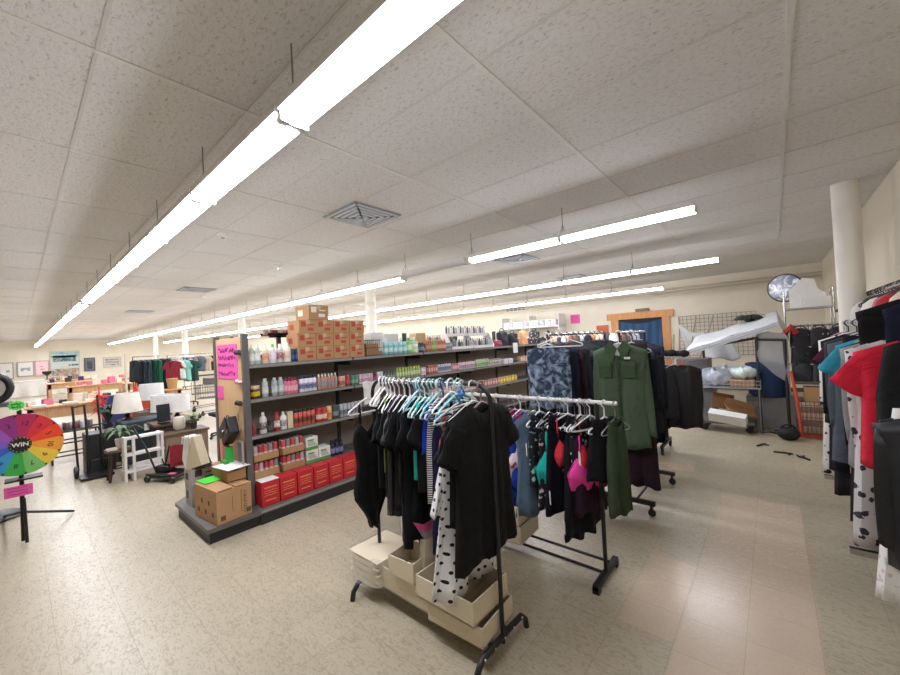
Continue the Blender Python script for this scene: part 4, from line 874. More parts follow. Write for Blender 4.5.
# ------------------------------------------------------------------ right wall rail of clothes
CRX = .555
rt = thing('long_clothes_rail', 'long chrome rail along the right wall holding many garments', 'clothing rack', (CRX, 3.6, 0))
MB().tube([(0, -1.75, 1.62), (0, 2.0, 1.62)], .014, 10).build('rail', CHROME, rt)
for y in (-1.6, .2, 1.9): MB().tube([(.0, y, 0), (.0, y, 1.62)], .014, 8).build('post', CHROME, rt)
for y in (-1.6, .2, 1.9): MB().box(-.22, y - .02, 0, .25, y + .02, .04).build('foot', CHROME, rt)
RG = [
 (5.45, 'tee', .44, .7, cloth('15161b'), 'black tee at the far end of the right rail', 0),
 (5.28, 'tank', .42, .7, cloth('d890a4'), 'dusty pink top at the far end of the right rail', -.4),
 (5.12, 'tee', .44, .6, cloth('0e0f13'), 'black tee beside the dusty pink top', 0),
 (4.98, 'coat', .48, 1.35, M('e4e0da', .9, kind='floral', col2='2a2a30', sc=14.), 'long white garment with black pattern on the right rail', -.35),
 (4.80, 'long', .46, .8, cloth('0d0e12'), 'black sweater with white tag beside the patterned garment', -.1),
 (4.66, 'coat', .46, 1.2, cloth('101116'), 'long black coat before the grey ones on the right rail', 0),
 (4.54, 'dress', .44, 1.15, cloth('4c1c30'), 'burgundy dress on the right rail', -.2),
 (4.40, 'jacket', .5, .7, cloth('3a3d43'), 'dark grey hooded jacket on the right rail', -.35),
 (4.24, 'coat', .48, 1.25, cloth('121318'), 'near black coat beside the grey hooded jacket', 0),
 (4.06, 'coat', .5, 1.05, cloth('4f565e'), 'long grey knit dress with black hem on the right rail', -.25),
 (3.92, 'pants', .44, 1.45, cloth('07080a'), 'black trousers nearly touching the floor on the right rail', 0),
 (3.78, 'tee', .46, .65, cloth('3494ac'), 'teal blue tee on the right rail', -.2),
 (3.64, 'tank', .46, .95, M('b07a58', .9, kind='floral', col2='e8d8c0', sc=16.), 'orange and cream patterned long top on the right rail', -.2),
 (3.50, 'coat', .46, 1.2, cloth('0c0d10'), 'black dress behind the orange patterned top', 0),
 (3.34, 'long', .5, .8, cloth('8f8c8a'), 'light heather grey sweater on the right rail', -.25),
 (3.20, 'coat', .48, 1.2, M('c8c4c4', .9, kind='floral', col2='30303a', sc=18.), 'grey and white lace print dress on the right rail', 0),
 (2.90, 'tee', .48, .66, cloth('d0203a'), 'bright red tee near the front of the right rail', -.2),
 (2.80, 'tank', .46, 1.0, cloth('131418'), 'long black vest partly covering the bright red tee', -.1),
]
for i, (y, k, W, L, mt, lb, ra) in enumerate(RG):
    mm = mt; bands = None
    if 'black hem' in lb: mm = [mt, cloth('010216')]; bands = [('v', .85, 1.1, 1)]
    cat = 'tee' if k == 'tee' else {'tank': 'top', 'coat': 'coat', 'long': 'sweater', 'dress': 'dress', 'jacket': 'jacket', 'pants': 'trousers'}[k]
    hang(k, W, L, mm, (CRX, y, 1.62), ra, lb, cat, 200 + i, hw=W * (.62 if k == 'tank' else .94), slv={'coat': .6, 'long': .55, 'jacket': .65}.get(k), dp=.05, fold=.018, hcol=('e6e4e0', '2a2a2e', 'd8d8dc')[i % 3], bands=bands, flare=1.1 if k in ('coat', 'dress') else 1)
MB().tube([(.62, 2.2, 1.3), (.62, 2.8, 1.3)], .012, 8).tube([(.62, 2.2, 0), (.62, 2.2, 1.3)], .012, 8).tube([(.62, 2.8, 0), (.62, 2.8, 1.3)], .012, 8).build('low_rail', CHROME, label='short low chrome rail with the puffer coat at the front right', cat='rail')
hang('skirt', .5, .92, M('e6e3de', .9, kind='floral', col2='c9c6c2', sc=30.), (.6, 2.7, 1.3), -.1, 'white lace skirt hanging low at the right edge of the frame', 'skirt', 241, fold=.03, flare=1.1, hcol='2a2a2e')
hang('jacket', .54, .74, M('101115', .5), (.6, 2.6, 1.3), -.15, 'black puffer coat hung low at the front of the right rail', 'coat', 240, slv=.55, dp=.07, hcol='2a2a2e', fold=.02)
# second layer: black blouse pinned higher
MB().tube([(.62, 2.7, 1.84), (.62, 4.0, 1.84)], .01, 8).tube([(.62, 4.0, 1.84), (.93, 4.0, 1.84)], .01, 6).tube([(.62, 2.7, 1.84), (.93, 2.7, 1.84)], .01, 6).build('upper_rail', CHROME, label='short chrome upper rail holding two blouses by the right wall', cat='rail')
hang('tee', .5, .6, cloth('0a0a0e'), (.62, 3.2, 1.84), -.2, 'black blouse hung higher from the wall rail', 'blouse', 260, slv=.3, hcol='2a2a2e')
hang('tee', .46, .5, cloth('141830'), (.66, 2.9, 1.84), -.1, 'navy blouse hung higher in front of the black blouse', 'blouse', 261, slv=.3, hcol='2a2a2e')
# wall rail with empty black hangers
wr = thing('hanger_rail', 'chrome wall rail full of empty black hangers on the right wall', 'rail', (XR, 5.2, 1.9))
MB().tube([(-.18, -2.9, 0), (-.18, 1.9, 0)], .012, 8).build('rail', CHROME, wr)
for y in (-2.8, -1.4, 0, 1.8): MB().tube([(0, y, .02), (-.18, y, 0)], .009, 6).build('bracket', CHROME, wr)
for i in range(46):
    hanger((XR - .18, 2.45 + i * .1, 1.9), R.uniform(-.25, .25), '2c2a2c' if i % 4 else '8a8684', .26, 'empty %s hanger in the crowded row on the right wall rail' % ('black' if i % 4 else 'grey'), .05, 'wall hangers %d' % (1 if i % 4 else 0))
for i, (y, c, n, sx) in enumerate(((4.05, 'b02a34', 'dark red knitted hat perched on the right wall rail', .1), (3.7, 'e0c8b8', 'cream knitted hat beside the dark red one', .09), (4.6, 'e8e0da', 'white scrunched hat farther along the rail', .1), (5.3, 'dcd8d2', 'off-white knit cap near the column', .08), (4.3, 'c86a80', 'pink knit hat between red and white ones', .08))):
    t = thing('knit_hat', n, 'hat', (.66, y, 1.66))
    MB().lathe([(sx, 0), (sx * 1.05, .04), (sx * .85, .1), (sx * .4, .14), (.01, .15)], 14).build('crown', cloth(c), t); MB().lathe([(sx * 1.06, -.02), (sx * 1.08, .01), (sx * 1.04, .04)], 14).build('brim', cloth(c), t)
MB().tube(arc((.68, 3.4, 1.86), .09, 0, pi, 12, 'yz'), .025, 8).build('headband', BLACK, label='thick black ring headband at the right edge above the clothes', cat='headband')
# ------------------------------------------------------------------ back right corner
MG = M('6e6a66', .5, .4)
ws = thing('wire_shelf_unit', 'tall chrome wire shelf unit in the back right corner', 'shelving', (.47, 8.9, 0))
for sx in (-.3, .3):
    for sy in (-.22, .22): MB().tube([(sx, sy, 0), (sx, sy, 2.2)], .013, 8).build('post', CHROME, ws)
for z in (.15, .75, 1.9):
    m = MB()
    for k in range(9): m.tube([(-.3, -.22 + k * .055, z), (.3, -.22 + k * .055, z)], .005, 4)
    m.box(-.3, -.225, z - .02, .3, -.215, z + .008).box(-.3, .215, z - .02, .3, .225, z + .008); m.build('shelf', CHROME, ws)
t = thing('round_mirror', 'large round silver mirror leaning on the wire shelf top', 'mirror', (.2, 8.92, 2.28), -.2)
RT = Matrix.Rotation(pi/2, 4, 'X')
MB().lathe([(.24, -.01), (.25, 0), (.24, .012)], 32, mat=RT).build('frame', M('3a3a3e', .4, .6), t)
MB().lathe([(.01, .02), (.225, .016), (.23, .0)], 32, mat=RT).build('glass', M('5a5d64', .3, .6, kind='tiedye', col2='c8cace', sc=7.), t)
for i in range(4):
    MB().prism([(-.2, 0), (.24, 0), (.25 - .02 * i, .22), (.16, .28 + .03 * i), (.12, .46), (-.02, .5), (-.2, .3 - .02 * i)], .012, Matrix.Rotation(pi/2, 4, 'X')).build('foam_sheet', M('f0eeeb', .8), loc=(.44, 8.70 + .03 * i, 1.905), rz=.05 * i, label='white foam sheet leaning in the stack on the wire shelf', cat='foam sheet', group='foam sheets')
MB().box(0, 0, 0, .36, .16, .16).build('white_box', WHITE, loc=(.38, 8.64, 1.905), label='low white box in front of the foam sheets', cat='box')
# second clothing rack crammed with black bags, in front of the unit
br = thing('bag_rack', 'rack crammed with black bags in the back right corner', 'rack', (.5, 7.6, 0))
for sx in (-.3, .3): MB().tube([(sx, 0, 0), (sx, 0, 1.62)], .013, 8).build('post', CHROME, br)
MB().tube([(-.3, 0, 1.6), (.3, 0, 1.6)], .012, 8).build('rail', CHROME, br)
for z in (.15, .5, .75):
    MB().box(-.3, -.15, z, .3, .25, z + .015).build('shelf', MG, br)
for i in range(9):
    bag('backpack', ('black', 'dark grey', 'ink blue')[i % 3] + ' bag ' + ('upper left', 'upper middle', 'upper right', 'middle left', 'centre', 'middle right', 'lower left', 'lower middle', 'lower right')[i] + ' in the crammed corner rack', (.3 + .2 * (i % 3), 7.5 - .03 * (i // 3), 1.3 - .25 * (i // 3)), .24, .27, .13, ('17181d', '26272d', '1b2130')[i % 3], R.uniform(-.4, .4))
for i in range(14): hanger((.24 + .038 * i, 7.6, 1.6), HX + R.uniform(-.3, .3), 'b8b6b8' if i % 2 else '6a6668', .3, 'empty %s hanger above the black bags' % ('silver' if i % 2 else 'dull grey'), .05, 'corner hangers %d' % (i % 2))
t = wire_basket('wire_crate', 'red wire crate on the floor below the black bags', (.5, 7.42, .02), .56, .3, .46, 'a8503c', n=12, r=.004, cat='crate')
MB().box(-.2, -.12, 0, .2, .12, .2).build('cardboard_box', CARD, loc=(.5, 7.45, .52), label='small brown box on the shelf above the red crate', cat='box')
MB().tube([(.17, 7.35, .95), (.22, 7.3, .5), (.24, 7.25, .02)], .02, 8).build('red_strap', M('c85038', .6), label='orange-red pole leaning beside the red wire crate', cat='pole')
MB().tube([(.13, 7.4, 1.5), (.2, 7.35, 1.6), (.25, 7.4, 1.5)], .04, 8).build('red_cloth', cloth('b83a3a'), label='red cloth bit bunched left of the black bags', cat='cloth')
m = MB().sph((0, 0, .09), .13, 14, 0, (1, .8, .7)); m.tube(arc((0, 0, .14), .08, 0, pi, 8), .012, 6)
m.build('black_bag', M('131316', .7), loc=(.1, 7.1, 0), label='slumped black bag on the floor by the red crate', cat='bag')
for i, (x, y) in enumerate(((.02, 6.3), (-.18, 6.6), (.22, 6.2))):
    MB().tube([(-.09, 0, .01), (-.02, .01, .012), (.03, .04, .01), (.09, .03, .01)], .012, 6).tube([(.03, .04, .01), (.07, -.03, .01)], .01, 6).build('hanger_piece', BLACK, loc=(x, y, 0), rz=i * 1.1 - .2, label=('broken black hanger piece on the floor, largest', 'broken black hanger piece on the floor, leftmost', 'broken black hanger piece nearest the right rail')[i], cat='hanger piece')

# market cart under a white canopy
ct = thing('canopy_cart', 'dark metal market cart with a slanted white canopy', 'cart', (-.5, 7.9, 0))
for x, y, z in ((.3, -.5, 1.47), (.62, -.5, 1.42), (.3, .5, 1.47), (-.5, .5, 1.36)): MB().tube([(x, y, 0), (x, y, z)], .02, 8).build('post', M('3c3a3a', .5, .4), ct)
m = MB()
for y in (-.5, .5): m.tube([(.3, y, 1.42), (.62, y, 1.40)], .014, 6); m.tube([(-.5, y, 1.3), (.3, y, 1.44)], .012, 6)
m.build('frame_rail', M('3c3a3a', .5, .4), ct)
VIN = M('cfd2d6', .4, kind='tiedye', col2='bcc0c6', sc=3.)
def roof(u, v):
    if u < .72: x = -.62 + (1.14 + .04) * u / .72; z = 1.28 + .40 * u / .72
    else: x = .56 + .12 * (u - .72) / .28; z = 1.68 - .3 * (u - .72) / .28
    return (x, -.55 + 1.1 * v, z + .2 * v + .012 * sin(v * 9 + u * 5) + .01 * sin(u * 20))
o = MB().grid(roof, 30, 14).build('canopy', VIN, ct); so = o.modifiers.new('t', 'SOLIDIFY'); so.thickness = .006
def val(u, v): x = -.62 + 1.18 * u; z = 1.28 + .40 * u; return (x, -.555 - .004 * sin(u * 30), z - .09 * v + .004 * sin(u * 40) * v)
o = MB().grid(val, 40, 4).build('valance', M('d9dbde', .5), ct)
for q in range(2): MB().tube([(-.6, -.562, 1.27 - .035 * q), (.54, -.562, 1.65 - .035 * q)], .004, 4).build('seam', M('8f949c', .6), ct)
def gab(u, v): return (.3 + .36 * u, -.5 + .02 * sin(v * 6), 1.6 - .12 * u - (.5 + .25 * u) * v + .012 * sin(u * 9))
o = MB().grid(gab, 12, 10).build('hanging_sheet', M('9a9ea4', .4, alpha=.75), ct)
wire_basket('wire_shelf', '', (0, 0, 0), .8, .5, .12, 'b8bac0', par=(sh_ := thing('wire_tray', 'silver wire tray shelf under the canopy holding plastic bags', 'tray', (-.58, 7.55, .68))), n=16)
for x in (-.38, .38):
    for y in (-.23, .23): MB().tube([(x, y, -.68), (x, y, 0)], .01, 6).build('leg', M('8c8e92', .4, .6), sh_)
MB().box(-.38, -.23, .0, .38, .23, .005).build('liner', M('8a8c90', .6), sh_)
def lump(u, v, s=1):
    a = 2 * pi * u; r = sin(pi * min(.999, max(.001, v))) ** .6
    return (.2 * r * cos(a) * (1 + .2 * sin(a * 3 + v * 5)), .14 * r * sin(a) * (1 + .15 * cos(a * 4)), .09 - .09 * cos(pi * v) + .02 * sin(a * 6 + v * 8))
for i, (x, y, z, c, lb, s) in enumerate(((-.75, 7.55, .69, 'aab4c4', 'blue-grey crumpled plastic bag left under the canopy', (1, 1, 1.5)), (-.6, 7.65, .75, 'd9dbdc', 'clear crumpled plastic bag in the middle under the canopy', (1, 1, 1.4)), (-.38, 7.5, .82, 'c8dcd4', 'pale green plastic bag beside the cart post', (.8, 1, 1)))):
    o = MB().grid(lump, 24, 12, closed=True).build('plastic_bag', M(c, .25, kind='tiedye', col2='eef0f2', sc=8.), loc=(x, y, z), label=lb, cat='bag'); o.scale = s
big_box('cardboard_box', 'shallow brown box in the tray under the canopy', (-.4, 7.5, .69), .3, .3, .1, 0)
MB().lathe([(.2, 0), (.25, .04), (.27, .5), (.28, .5), (.28, .53), (.26, .53), (.25, .5), (.22, .06)], 24, (0, 0, 0)).build('blue_bin', M('2c4a7a', .5), loc=(-.1, 7.9, .5), label='dark blue plastic bin behind the cart post', cat='bin')
MB().box(-.3, -.2, 0, .3, .2, .5).build('cabinet', M('8c8a88', .6), loc=(-.08, 7.95, 0), bevel=.004, label='low grey cabinet beneath the blue bin', cat='cabinet')
dl = thing('dolly', 'low wheeled dolly with cardboard pieces under the canopy', 'dolly', (-.62, 7.45, 0))
MB().box(-.35, -.22, .12, .35, .22, .15).build('platform', MG, dl)
for sx in (-.28, .28):
    for sy in (-.17, .17): MB().lathe([(.04, -.015), (.045, 0), (.04, .015)], 12, (sx, sy, .046), 0, Matrix.Rotation(pi/2, 4, 'X')).box(sx - .012, sy - .02, .05, sx + .012, sy + .02, .12).build('caster', BLACK, dl)
o = MB().box(-.24, -.06, 0, .24, .06, .16).build('white_box', M('eeede9', .6), loc=(-.6, 7.25, .165), rot=(.5, .1, -.15), bevel=.003, label='long white box tipped on the dolly', cat='box')
MB().box(-.2, -.12, 0, .2, .12, .02).box(-.2, .1, 0, .2, .12, .12).build('cardboard_piece', CARD, loc=(-.45, 7.5, .3), rot=(.3, .3, .4), label='bent brown cardboard piece behind the white box', cat='cardboard')
MB().box(-.15, -.01, 0, .15, .01, .25).build('cardboard_piece', M('a87a50', .85), loc=(-.7, 7.62, .3), rot=(-.3, .2, .3), label='upright brown cardboard piece at the rear of dolly', cat='cardboard')
MB().tube([(-.2, 7.3, .03), (-.1, 7.25, .06), (0, 7.3, .03), (.05, 7.4, .08), (-.05, 7.5, .03)], .012, 6).build('cable', BLACK, label='loose black cable on the floor beside the cart post', cat='cable')
# grey filing boxes left of the cart
for i, (x, y, z, sx, sz, c, lb) in enumerate(((-1.15, 8.4, 0, .6, .55, '77797c', 'grey metal drawer cabinet left of the canopy cart'), (-1.05, 8.35, .56, .45, .3, 'a8aaac', 'light grey box on top of the drawer cabinet'), (-1.15, 8.35, .87, .5, .22, '6c6866', 'dark clutter box topmost behind the puffer jacket'))):
    t = thing('cabinet' if i == 0 else 'storage_box', lb, 'cabinet' if i == 0 else 'box', (x, y, z))
    MB().box(-sx/2, -.25, 0, sx/2, .25, sz).build('body', M(c, .5), t, bevel=.005)
    for q in range(2):
        f = MB().box(-sx/2 + .02, -.26, sz * (.06 + .48 * q), sx/2 - .02, -.25, sz * (.46 + .48 * q)).build('drawer' if i == 0 else 'panel', M(c, .4), t)
        MB().box(-.05, -.275, sz * (.3 + .48 * q), .05, -.26, sz * (.34 + .48 * q)).build('handle', CHROME, f)
# wire grid on the wall, white tarp and plants
gp = MB()
for i in range(18): gp.tube([(-2.0 + i * .1, YB - .05, .9), (-2.0 + i * .1, YB - .05, 2.02)], .006, 4)
for i in range(12): gp.tube([(-2.0, YB - .05, .92 + i * .1), (-.3, YB - .05, .92 + i * .1)], .006, 4)
gp.build('wire_grid_panel', M('6c6862', .5, .4), label='wire grid panel on the back wall right of the doorway', cat='grid panel')
def tarp(u, v): return (-1.55 + .9 * u + .15 * v, 9.3 + .1 * sin(u * 9) * v, 1.75 - .25 * u - .5 * v + .03 * sin(u * 16 + v * 4) - .1 * sin(pi * u))
o = MB().grid(tarp, 24, 14).build('folded_tarp', M('d5d7d9', .5), label='white folded tarp standing behind the canopy cart', cat='tarp'); so = o.modifiers.new('t', 'SOLIDIFY'); so.thickness = .02
m = MB()
for i in range(3): m.tube([(-1.6 + .05 * i, 9.3, 0), (-1.5 + .3 * i, 9.3, 1.9)], .014, 6)
m.tube([(-1.75, 9.3, 0), (-1.62, 9.3, 1.55)], .016, 6).build('pole_bundle', M('a89a80', .6), label='thin poles standing behind the white tarp', cat='poles')
def leafy(name, label, loc, n, rad, h, col, pot=None, lw=.03, droop=.3, cat='plant', potcol='3a3430', pr=.07, ph=.12, up=0):
    t = thing(name, label, cat, loc); q = random.Random(n + int(h * 100))
    if pot: 
        MB().lathe([(pr * .75, 0), (pr, ph), (pr * .9, ph), (pr * .85, ph * .9)], 14).build('pot', M(potcol, .5), t)
    m = MB()
    for i in range(n):
        a = q.uniform(0, 6.28); ln = rad * q.uniform(.6, 1); hh = h * q.uniform(.6, 1); d = Vector((cos(a), sin(a), 0)); s = Vector((-sin(a), cos(a), 0))
        def lf(u, v, a=a, ln=ln, hh=hh, d=d, s=s):
            wd_ = lw * sin(pi * min(1, .08 + v * .92)) * (u - .5); z = (ph if pot else 0) + up + hh * sin(v * pi * (.5 + droop)) ; return d * ln * v + s * wd_ + Vector((0, 0, z - abs(u - .5) * .01))
        m.grid(lf, 3, 7)
    m.build('foliage', M(col, .6, sc=30.), t); return t
leafy('plant', 'dark leafy greenery lying on top of the canopy', (-.3, 8.25, 1.68), 90, .26, .16, '3a4a38', lw=.06)

# ------------------------------------------------------------------ left side: prize wheel
PX = -5.2
pw = thing('prize_wheel', 'rainbow coloured prize wheel on a black tripod stand', 'prize wheel', (PX, .015, 0), -.0)
CY = .90; RW = .275
segs = ['b42a5c', 'c43050', 'f0592e', 'f28a3c', 'f0c84a', 'e8cf5c', '8fc860', '3fae54', '3c9ac8', '3a5fb8', '7a58b8', '9c62c0', 'a4509c', '8c3a8a']
segs = ['ee4a2c', 'd8323e', 'b42a5c', '92307e', '9a56b4', '7e5cc0', '3c62c0', '3c98d0', '3ab04c', '7cc46c', 'eecb48', 'f2a23c']
WM = Matrix.Rotation(pi/2, 4, 'Z') @ Matrix.Rotation(pi/2, 4, 'X')   # local xy -> world y z, thickness along +x
def wm(x): return Matrix.Translation((x, 0, CY)) @ WM
n = len(segs)
for i, c in enumerate(segs):
    a0 = 2 * pi * i / n + .1; a1 = a0 + 2 * pi / n
    pts = [(.03 * cos(a0), .03 * sin(a0))] + [(RW * cos(a0 + (a1 - a0) * k / 6), RW * sin(a0 + (a1 - a0) * k / 6)) for k in range(7)] + [(.03 * cos(a1), .03 * sin(a1))]
    sg = MB().prism(pts, .012, wm(0)).build('segment', M(c, .35), pw)
    am = (a0 + a1) / 2
    MB().lathe([(.006, .012), (.006, .028)], 8, mat=wm(0), c=(0, 0, 0)).build('peg', BLACK, sg) if False else MB().box(.012, RW * .95 * cos(a0) - .006, CY + RW * .95 * sin(a0) - .006, .026, RW * .95 * cos(a0) + .006, CY + RW * .95 * sin(a0) + .006).build('peg', BLACK, sg)
    text('number', ('5', '3', '12', '2', '7', '1', '4', '6', '8', '7', '9', '10')[i], .055, sg, M('2a2030', .6), Matrix.Translation((.0135, RW * .68 * cos(am), CY + RW * .68 * sin(am))) @ WM @ Matrix.Rotation(am - pi/2, 4, 'Z'))
hb = MB().lathe([(.07, 0), (.07, .02), (.064, .024)], 24, mat=wm(0)).build('hub', BLACK, pw)
m = MB()
for i in range(16): a = i * pi / 8; m.sph((.022, .062 * cos(a), CY + .062 * sin(a)), .005, 6)
m.build('hub_dots', M('d8b060', .4), hb)
text('lettering', 'WIN', .05, hb, WHITE, Matrix.Translation((.026, 0, CY)) @ WM, .0012)
MB().tube([(-.05, 0, .02), (-.05, 0, 1.2)], .016, 8).tube([(-.05, 0, CY), (0, 0, CY)], .02, 8).build('post', BLACK, pw)
for (dx, dy) in ((.05, .02), (-.6, .36), (-1.1, -.14)): MB().tube([(-.05, 0, .28), (dx, dy, .015)] if dx < 0 else [(-.04, .01, .4), (.02, .02, .015)], .012, 8).build('leg', BLACK, pw)
MB().box(-.1, -.1, .58, .05, .13, .595).build('tray', BLACK, pw); MB().box(-.02, -.004, 1.17, .02, .012, 1.21).build('pointer', BLACK, pw)
t = MB().box(0, -.09, -.05, .003, .08, .05).build('paper_sign', M('f063b4', .7), loc=(PX + .06, 0, .5), rot=(0, .15, 0), label='hot pink paper note on the prize wheel stand', cat='sign')
s = MB()
for q in range(3): s.tube([(.005, -.07 + .03 * j, .03 - .028 * q + .006 * (j % 2)) for j in range(5)], .0025, 4)
s.build('handwriting', M('a03a78', .7), t)
burst('starburst_sign', 'small green starburst sign above the prize wheel', (PX - .05, 0.0, 1.25), .06, HX)
t = thing('oval_mirror', 'thick black oval frame at the left edge behind the prize wheel', 'mirror', (-6.3, -.17, 1.38))
MB().tube([(0, .13 * cos(a), .13 * sin(a) * 1.1) for a in [i * pi / 12 for i in range(24)]], .035, 8, closed=True).build('frame', BLACK, t)
MB().lathe([(.01, 0), (.12, .002), (.12, .01)], 24, mat=WM).build('glass', M('b8b4ae', .2, .3), t)
MB().box(-.15, -.25, -.2, .1, .15, -.16).tube([(0, 0, -.2), (0, 0, -1.36)], .02, 8).build('stand', M('4c5254', .5), t)
MB().lathe([(.2, -1.36), (.18, -1.33), (.03, -1.3)], 16).build('base', M('4c5254', .5), t)
for i in range(3): MB().box(-.15, -.1, 0, .15, .1, .3).build('storage_box', M(('5a4a40', '40383a', 'c8a07a')[i], .8), loc=(-6.5, -.45 + .12 * i, 0 + (.0 if i < 1 else .31 * (i))), bevel=.004, label=('dark brown', 'black', 'tan')[i] + ' box in the stack at the left edge behind the wheel', cat='box')

# hand truck, stool, plants, ladder shelf and the rest of the furniture group
ht = thing('hand_truck', 'tall black hand truck with boxy body and wheels', 'hand truck', (-7.5, .74, 0))
for y in (-.2, -.08, .06): MB().tube([(.1, y, .1), (.02, y - .03, 1.0 if y < 0 else 1.12)], .014, 8).build('upright', BLACK, ht)
MB().tube([(.02, -.23, .98), (.02, -.1, 1.0)], .012, 6).tube([(.02, -.1, .7), (.02, .1, .7)], .01, 6).build('cross_bar', BLACK, ht)
for y in (-.22, .12): MB().lathe([(.06, -.025), (.085, -.015), (.085, .015), (.06, .025)], 18, (.1, y, .087), 0, Matrix.Rotation(pi/2, 4, 'X')).build('wheel', BLACK, ht)
MB().box(.1, -.2, .02, .4, .14, .04).build('toe_plate', BLACK, ht)
MB().box(-.2, -.15, 0, .2, .17, .36).build('crate', M('1f2024', .5), loc=(-7.7, .78, .2), bevel=.01, label='black crate strapped beside the hand truck', cat='crate')
MB().box(-.2, -.15, 0, .2, .17, .2).build('crate', M('2b2b2d', .5), loc=(-7.7, .78, 0), bevel=.01, label='lower black crate under the strapped black crate', cat='crate')
t = thing('metal_bench', 'low black metal frame bench with cans behind the wheel', 'bench', (-8.9, .55, 0))
for x in (-.2, .2):
    for y in (-.2, .35): MB().tube([(x, y, 0), (x, y, .5)], .014, 6).build('leg', BLACK, t)
for z in (.12, .32, .5):
    m = MB()
    for x in (-.2, .2): m.tube([(x, -.2, z), (x, .35, z)], .012, 6)
    m.build('rail', BLACK, t)
MB().box(-.2, -.2, .5, .2, .35, .515).build('top', M('3a3432', .5), t)
for i in range(10): place('can', .07, .12, ('6a5a54', 'c8c8cc', '8a4a40')[i % 3], 'd0d0d4', None, (-8.95 + .12 * (i % 2), .4 + .045 * i, .516), '%s can on the low black bench' % ('brown', 'silver', 'rusty')[i % 3], 'can', 'bench cans %d' % (i % 3))
def stool(name, label, loc, h, r, col, top, rz=0):
    t = thing(name, label, 'stool', loc, rz)
    MB().lathe([(r * .95, h - .035), (r, h - .02), (r, h), (r * .95, h + .004)], 20).build('seat', M(top, .6, kind='wood', sc=4.), t)
    for i in range(4): a = pi/4 + i * pi/2; MB().tube([(r * .6 * cos(a), r * .6 * sin(a), h - .03), (r * 1.0 * cos(a), r * 1.0 * sin(a), 0)], .016, 8).build('leg', M(col, .5), t)
    MB().tube([(r * .8 * cos(a), r * .8 * sin(a), h * .4) for a in [pi/4 + i * pi/2 for i in range(4)]], .009, 6, closed=True).build('rung', M(col, .5), t)
    return t
stool('stool', 'dark wooden stool holding the plant in a white pot', (-6.8, .88, 0), .42, .14, '3a2c26', '8a6a5a')
leafy('potted_plant', 'drooping green plant in a white pot on the stool', (-6.8, .92, .425), 26, .3, .17, '5a6e50', True, .045, .35, potcol='dcd6c8')
MB().box(-.06, -.05, 0, .08, .05, .02).build('cloth_scrap', cloth('d8cec4'), loc=(-6.72, .81, .425), label='folded pale cloth on the stool edge', cat='cloth')
leafy('potted_plant', 'bushy dark green plant behind the hand truck', (-8.1, .95, .5), 60, .2, .3, '3c5040', True, .05, .2)
MB().box(-.15, -.15, 0, .15, .15, .5).build('plant_box', M('4a4644', .7), loc=(-8.1, .95, 0), label='dark box under the bushy dark green plant', cat='box')
t = thing('chest', 'dark teal padded chest behind the stool under the big lampshade', 'chest', (-7.75, 1.32, 0))
MB().box(-.25, -.28, .02, .25, .3, .62).build('body', M('26343a', .6), t, bevel=.02); MB().box(-.26, -.29, .5, .26, .31, .66).build('lid', M('2c3c42', .6), t, bevel=.02); MB().box(.25, -.03, .5, .275, .05, .6).build('latch', WHITE, t)
def lamp(label, loc, base_h, r0, r1, sh, col='ece6da', basecol='2b2b2e', square=False):
    t = thing('table_lamp', label, 'lamp', loc); n = 4 if square else 24; rot = Matrix.Rotation(pi/4, 4, 'Z') if square else None
    MB().lathe([(.07, 0), (.07, .015), (.02, .03), (.045, base_h * .4), (.03, base_h * .7), (.012, base_h)], 16).build('base', M(basecol, .4), t)
    s = MB(); s.lathe([(r0, base_h), (r1, base_h + sh), (r1 - .006, base_h + sh), (r0 - .006, base_h)], n, mat=rot, smooth=not square)
    s.build('lamp_shade', M(col, .8), t); return t
lamp('lamp with the biggest cream tapered shade left of the others', (-7.9, 1.16, .66), .12, .2, .15, .3)
lamp('table lamp with square white shade, rightmost of the lamps', (-7.2, 1.66, .62), .14, .17, .165, .26, 'eeecea')
lamp('table lamp with white drum shade beside the rightmost lamp', (-7.5, 1.54, .62), .14, .16, .155, .26, 'e8e8e8')
lamp('table lamp with white box shade farthest back', (-9.2, 1.72, .62), .2, .2, .19, .3, 'e6e6e6', square=False)
t = thing('sideboard', 'long low dark sideboard carrying the table lamps', 'sideboard', (-7.5, 1.62, 0))
MB().box(-.45, -.3, .58, .5, .28, .62).build('top', M('6b5644', .5, kind='wood', sc=3.), t, bevel=.004); MB().box(-.42, -.27, .05, .45, .25, .58).build('body', M('4c3c32', .6, kind='wood', sc=3.), t)
MB().box(.45, -.25, .1, .46, .24, .54).build('door', M('57453a', .5, kind='wood', sc=3.), t)
MB().box(-.3, -.25, 0, .3, .25, .62).build('side_table', M('5a4a40', .6), loc=(-9.2, 1.72, 0), bevel=.005, label='dark low table under the farthest white box shade', cat='table')
t = thing('monitor', 'thin dark monitor tilted on the sideboard', 'monitor', (-7.05, 1.45, .62), .2)
MB().cbox(0, 0, .16, .025, .17, .26, ry=-.12).build('screen', M('24272c', .3), t, bevel=.004); MB().box(-.06, -.06, 0, .06, .06, .02).build('base', BLACK, t)
MB().lathe([(.05, 0), (.075, .03), (.08, .16), (.06, .2), (.055, .2)], 18).build('white_jar', M('d8d0c0', .5), loc=(-6.95, 1.62, .5), label='cream ceramic jar beside the small potted plant', cat='jar')
t = thing('dresser', 'brown wooden dresser beside the white ladder shelf', 'dresser', (-6.95, 1.68, 0))
MB().box(-.18, -.3, .0, .2, .26, .46).build('body', M('8a7462', .6, kind='wood', sc=3.), t, bevel=.004); MB().box(-.2, -.32, .46, .22, .28, .495).build('top', M('6c5848', .5, kind='wood', sc=3.), t, bevel=.004)
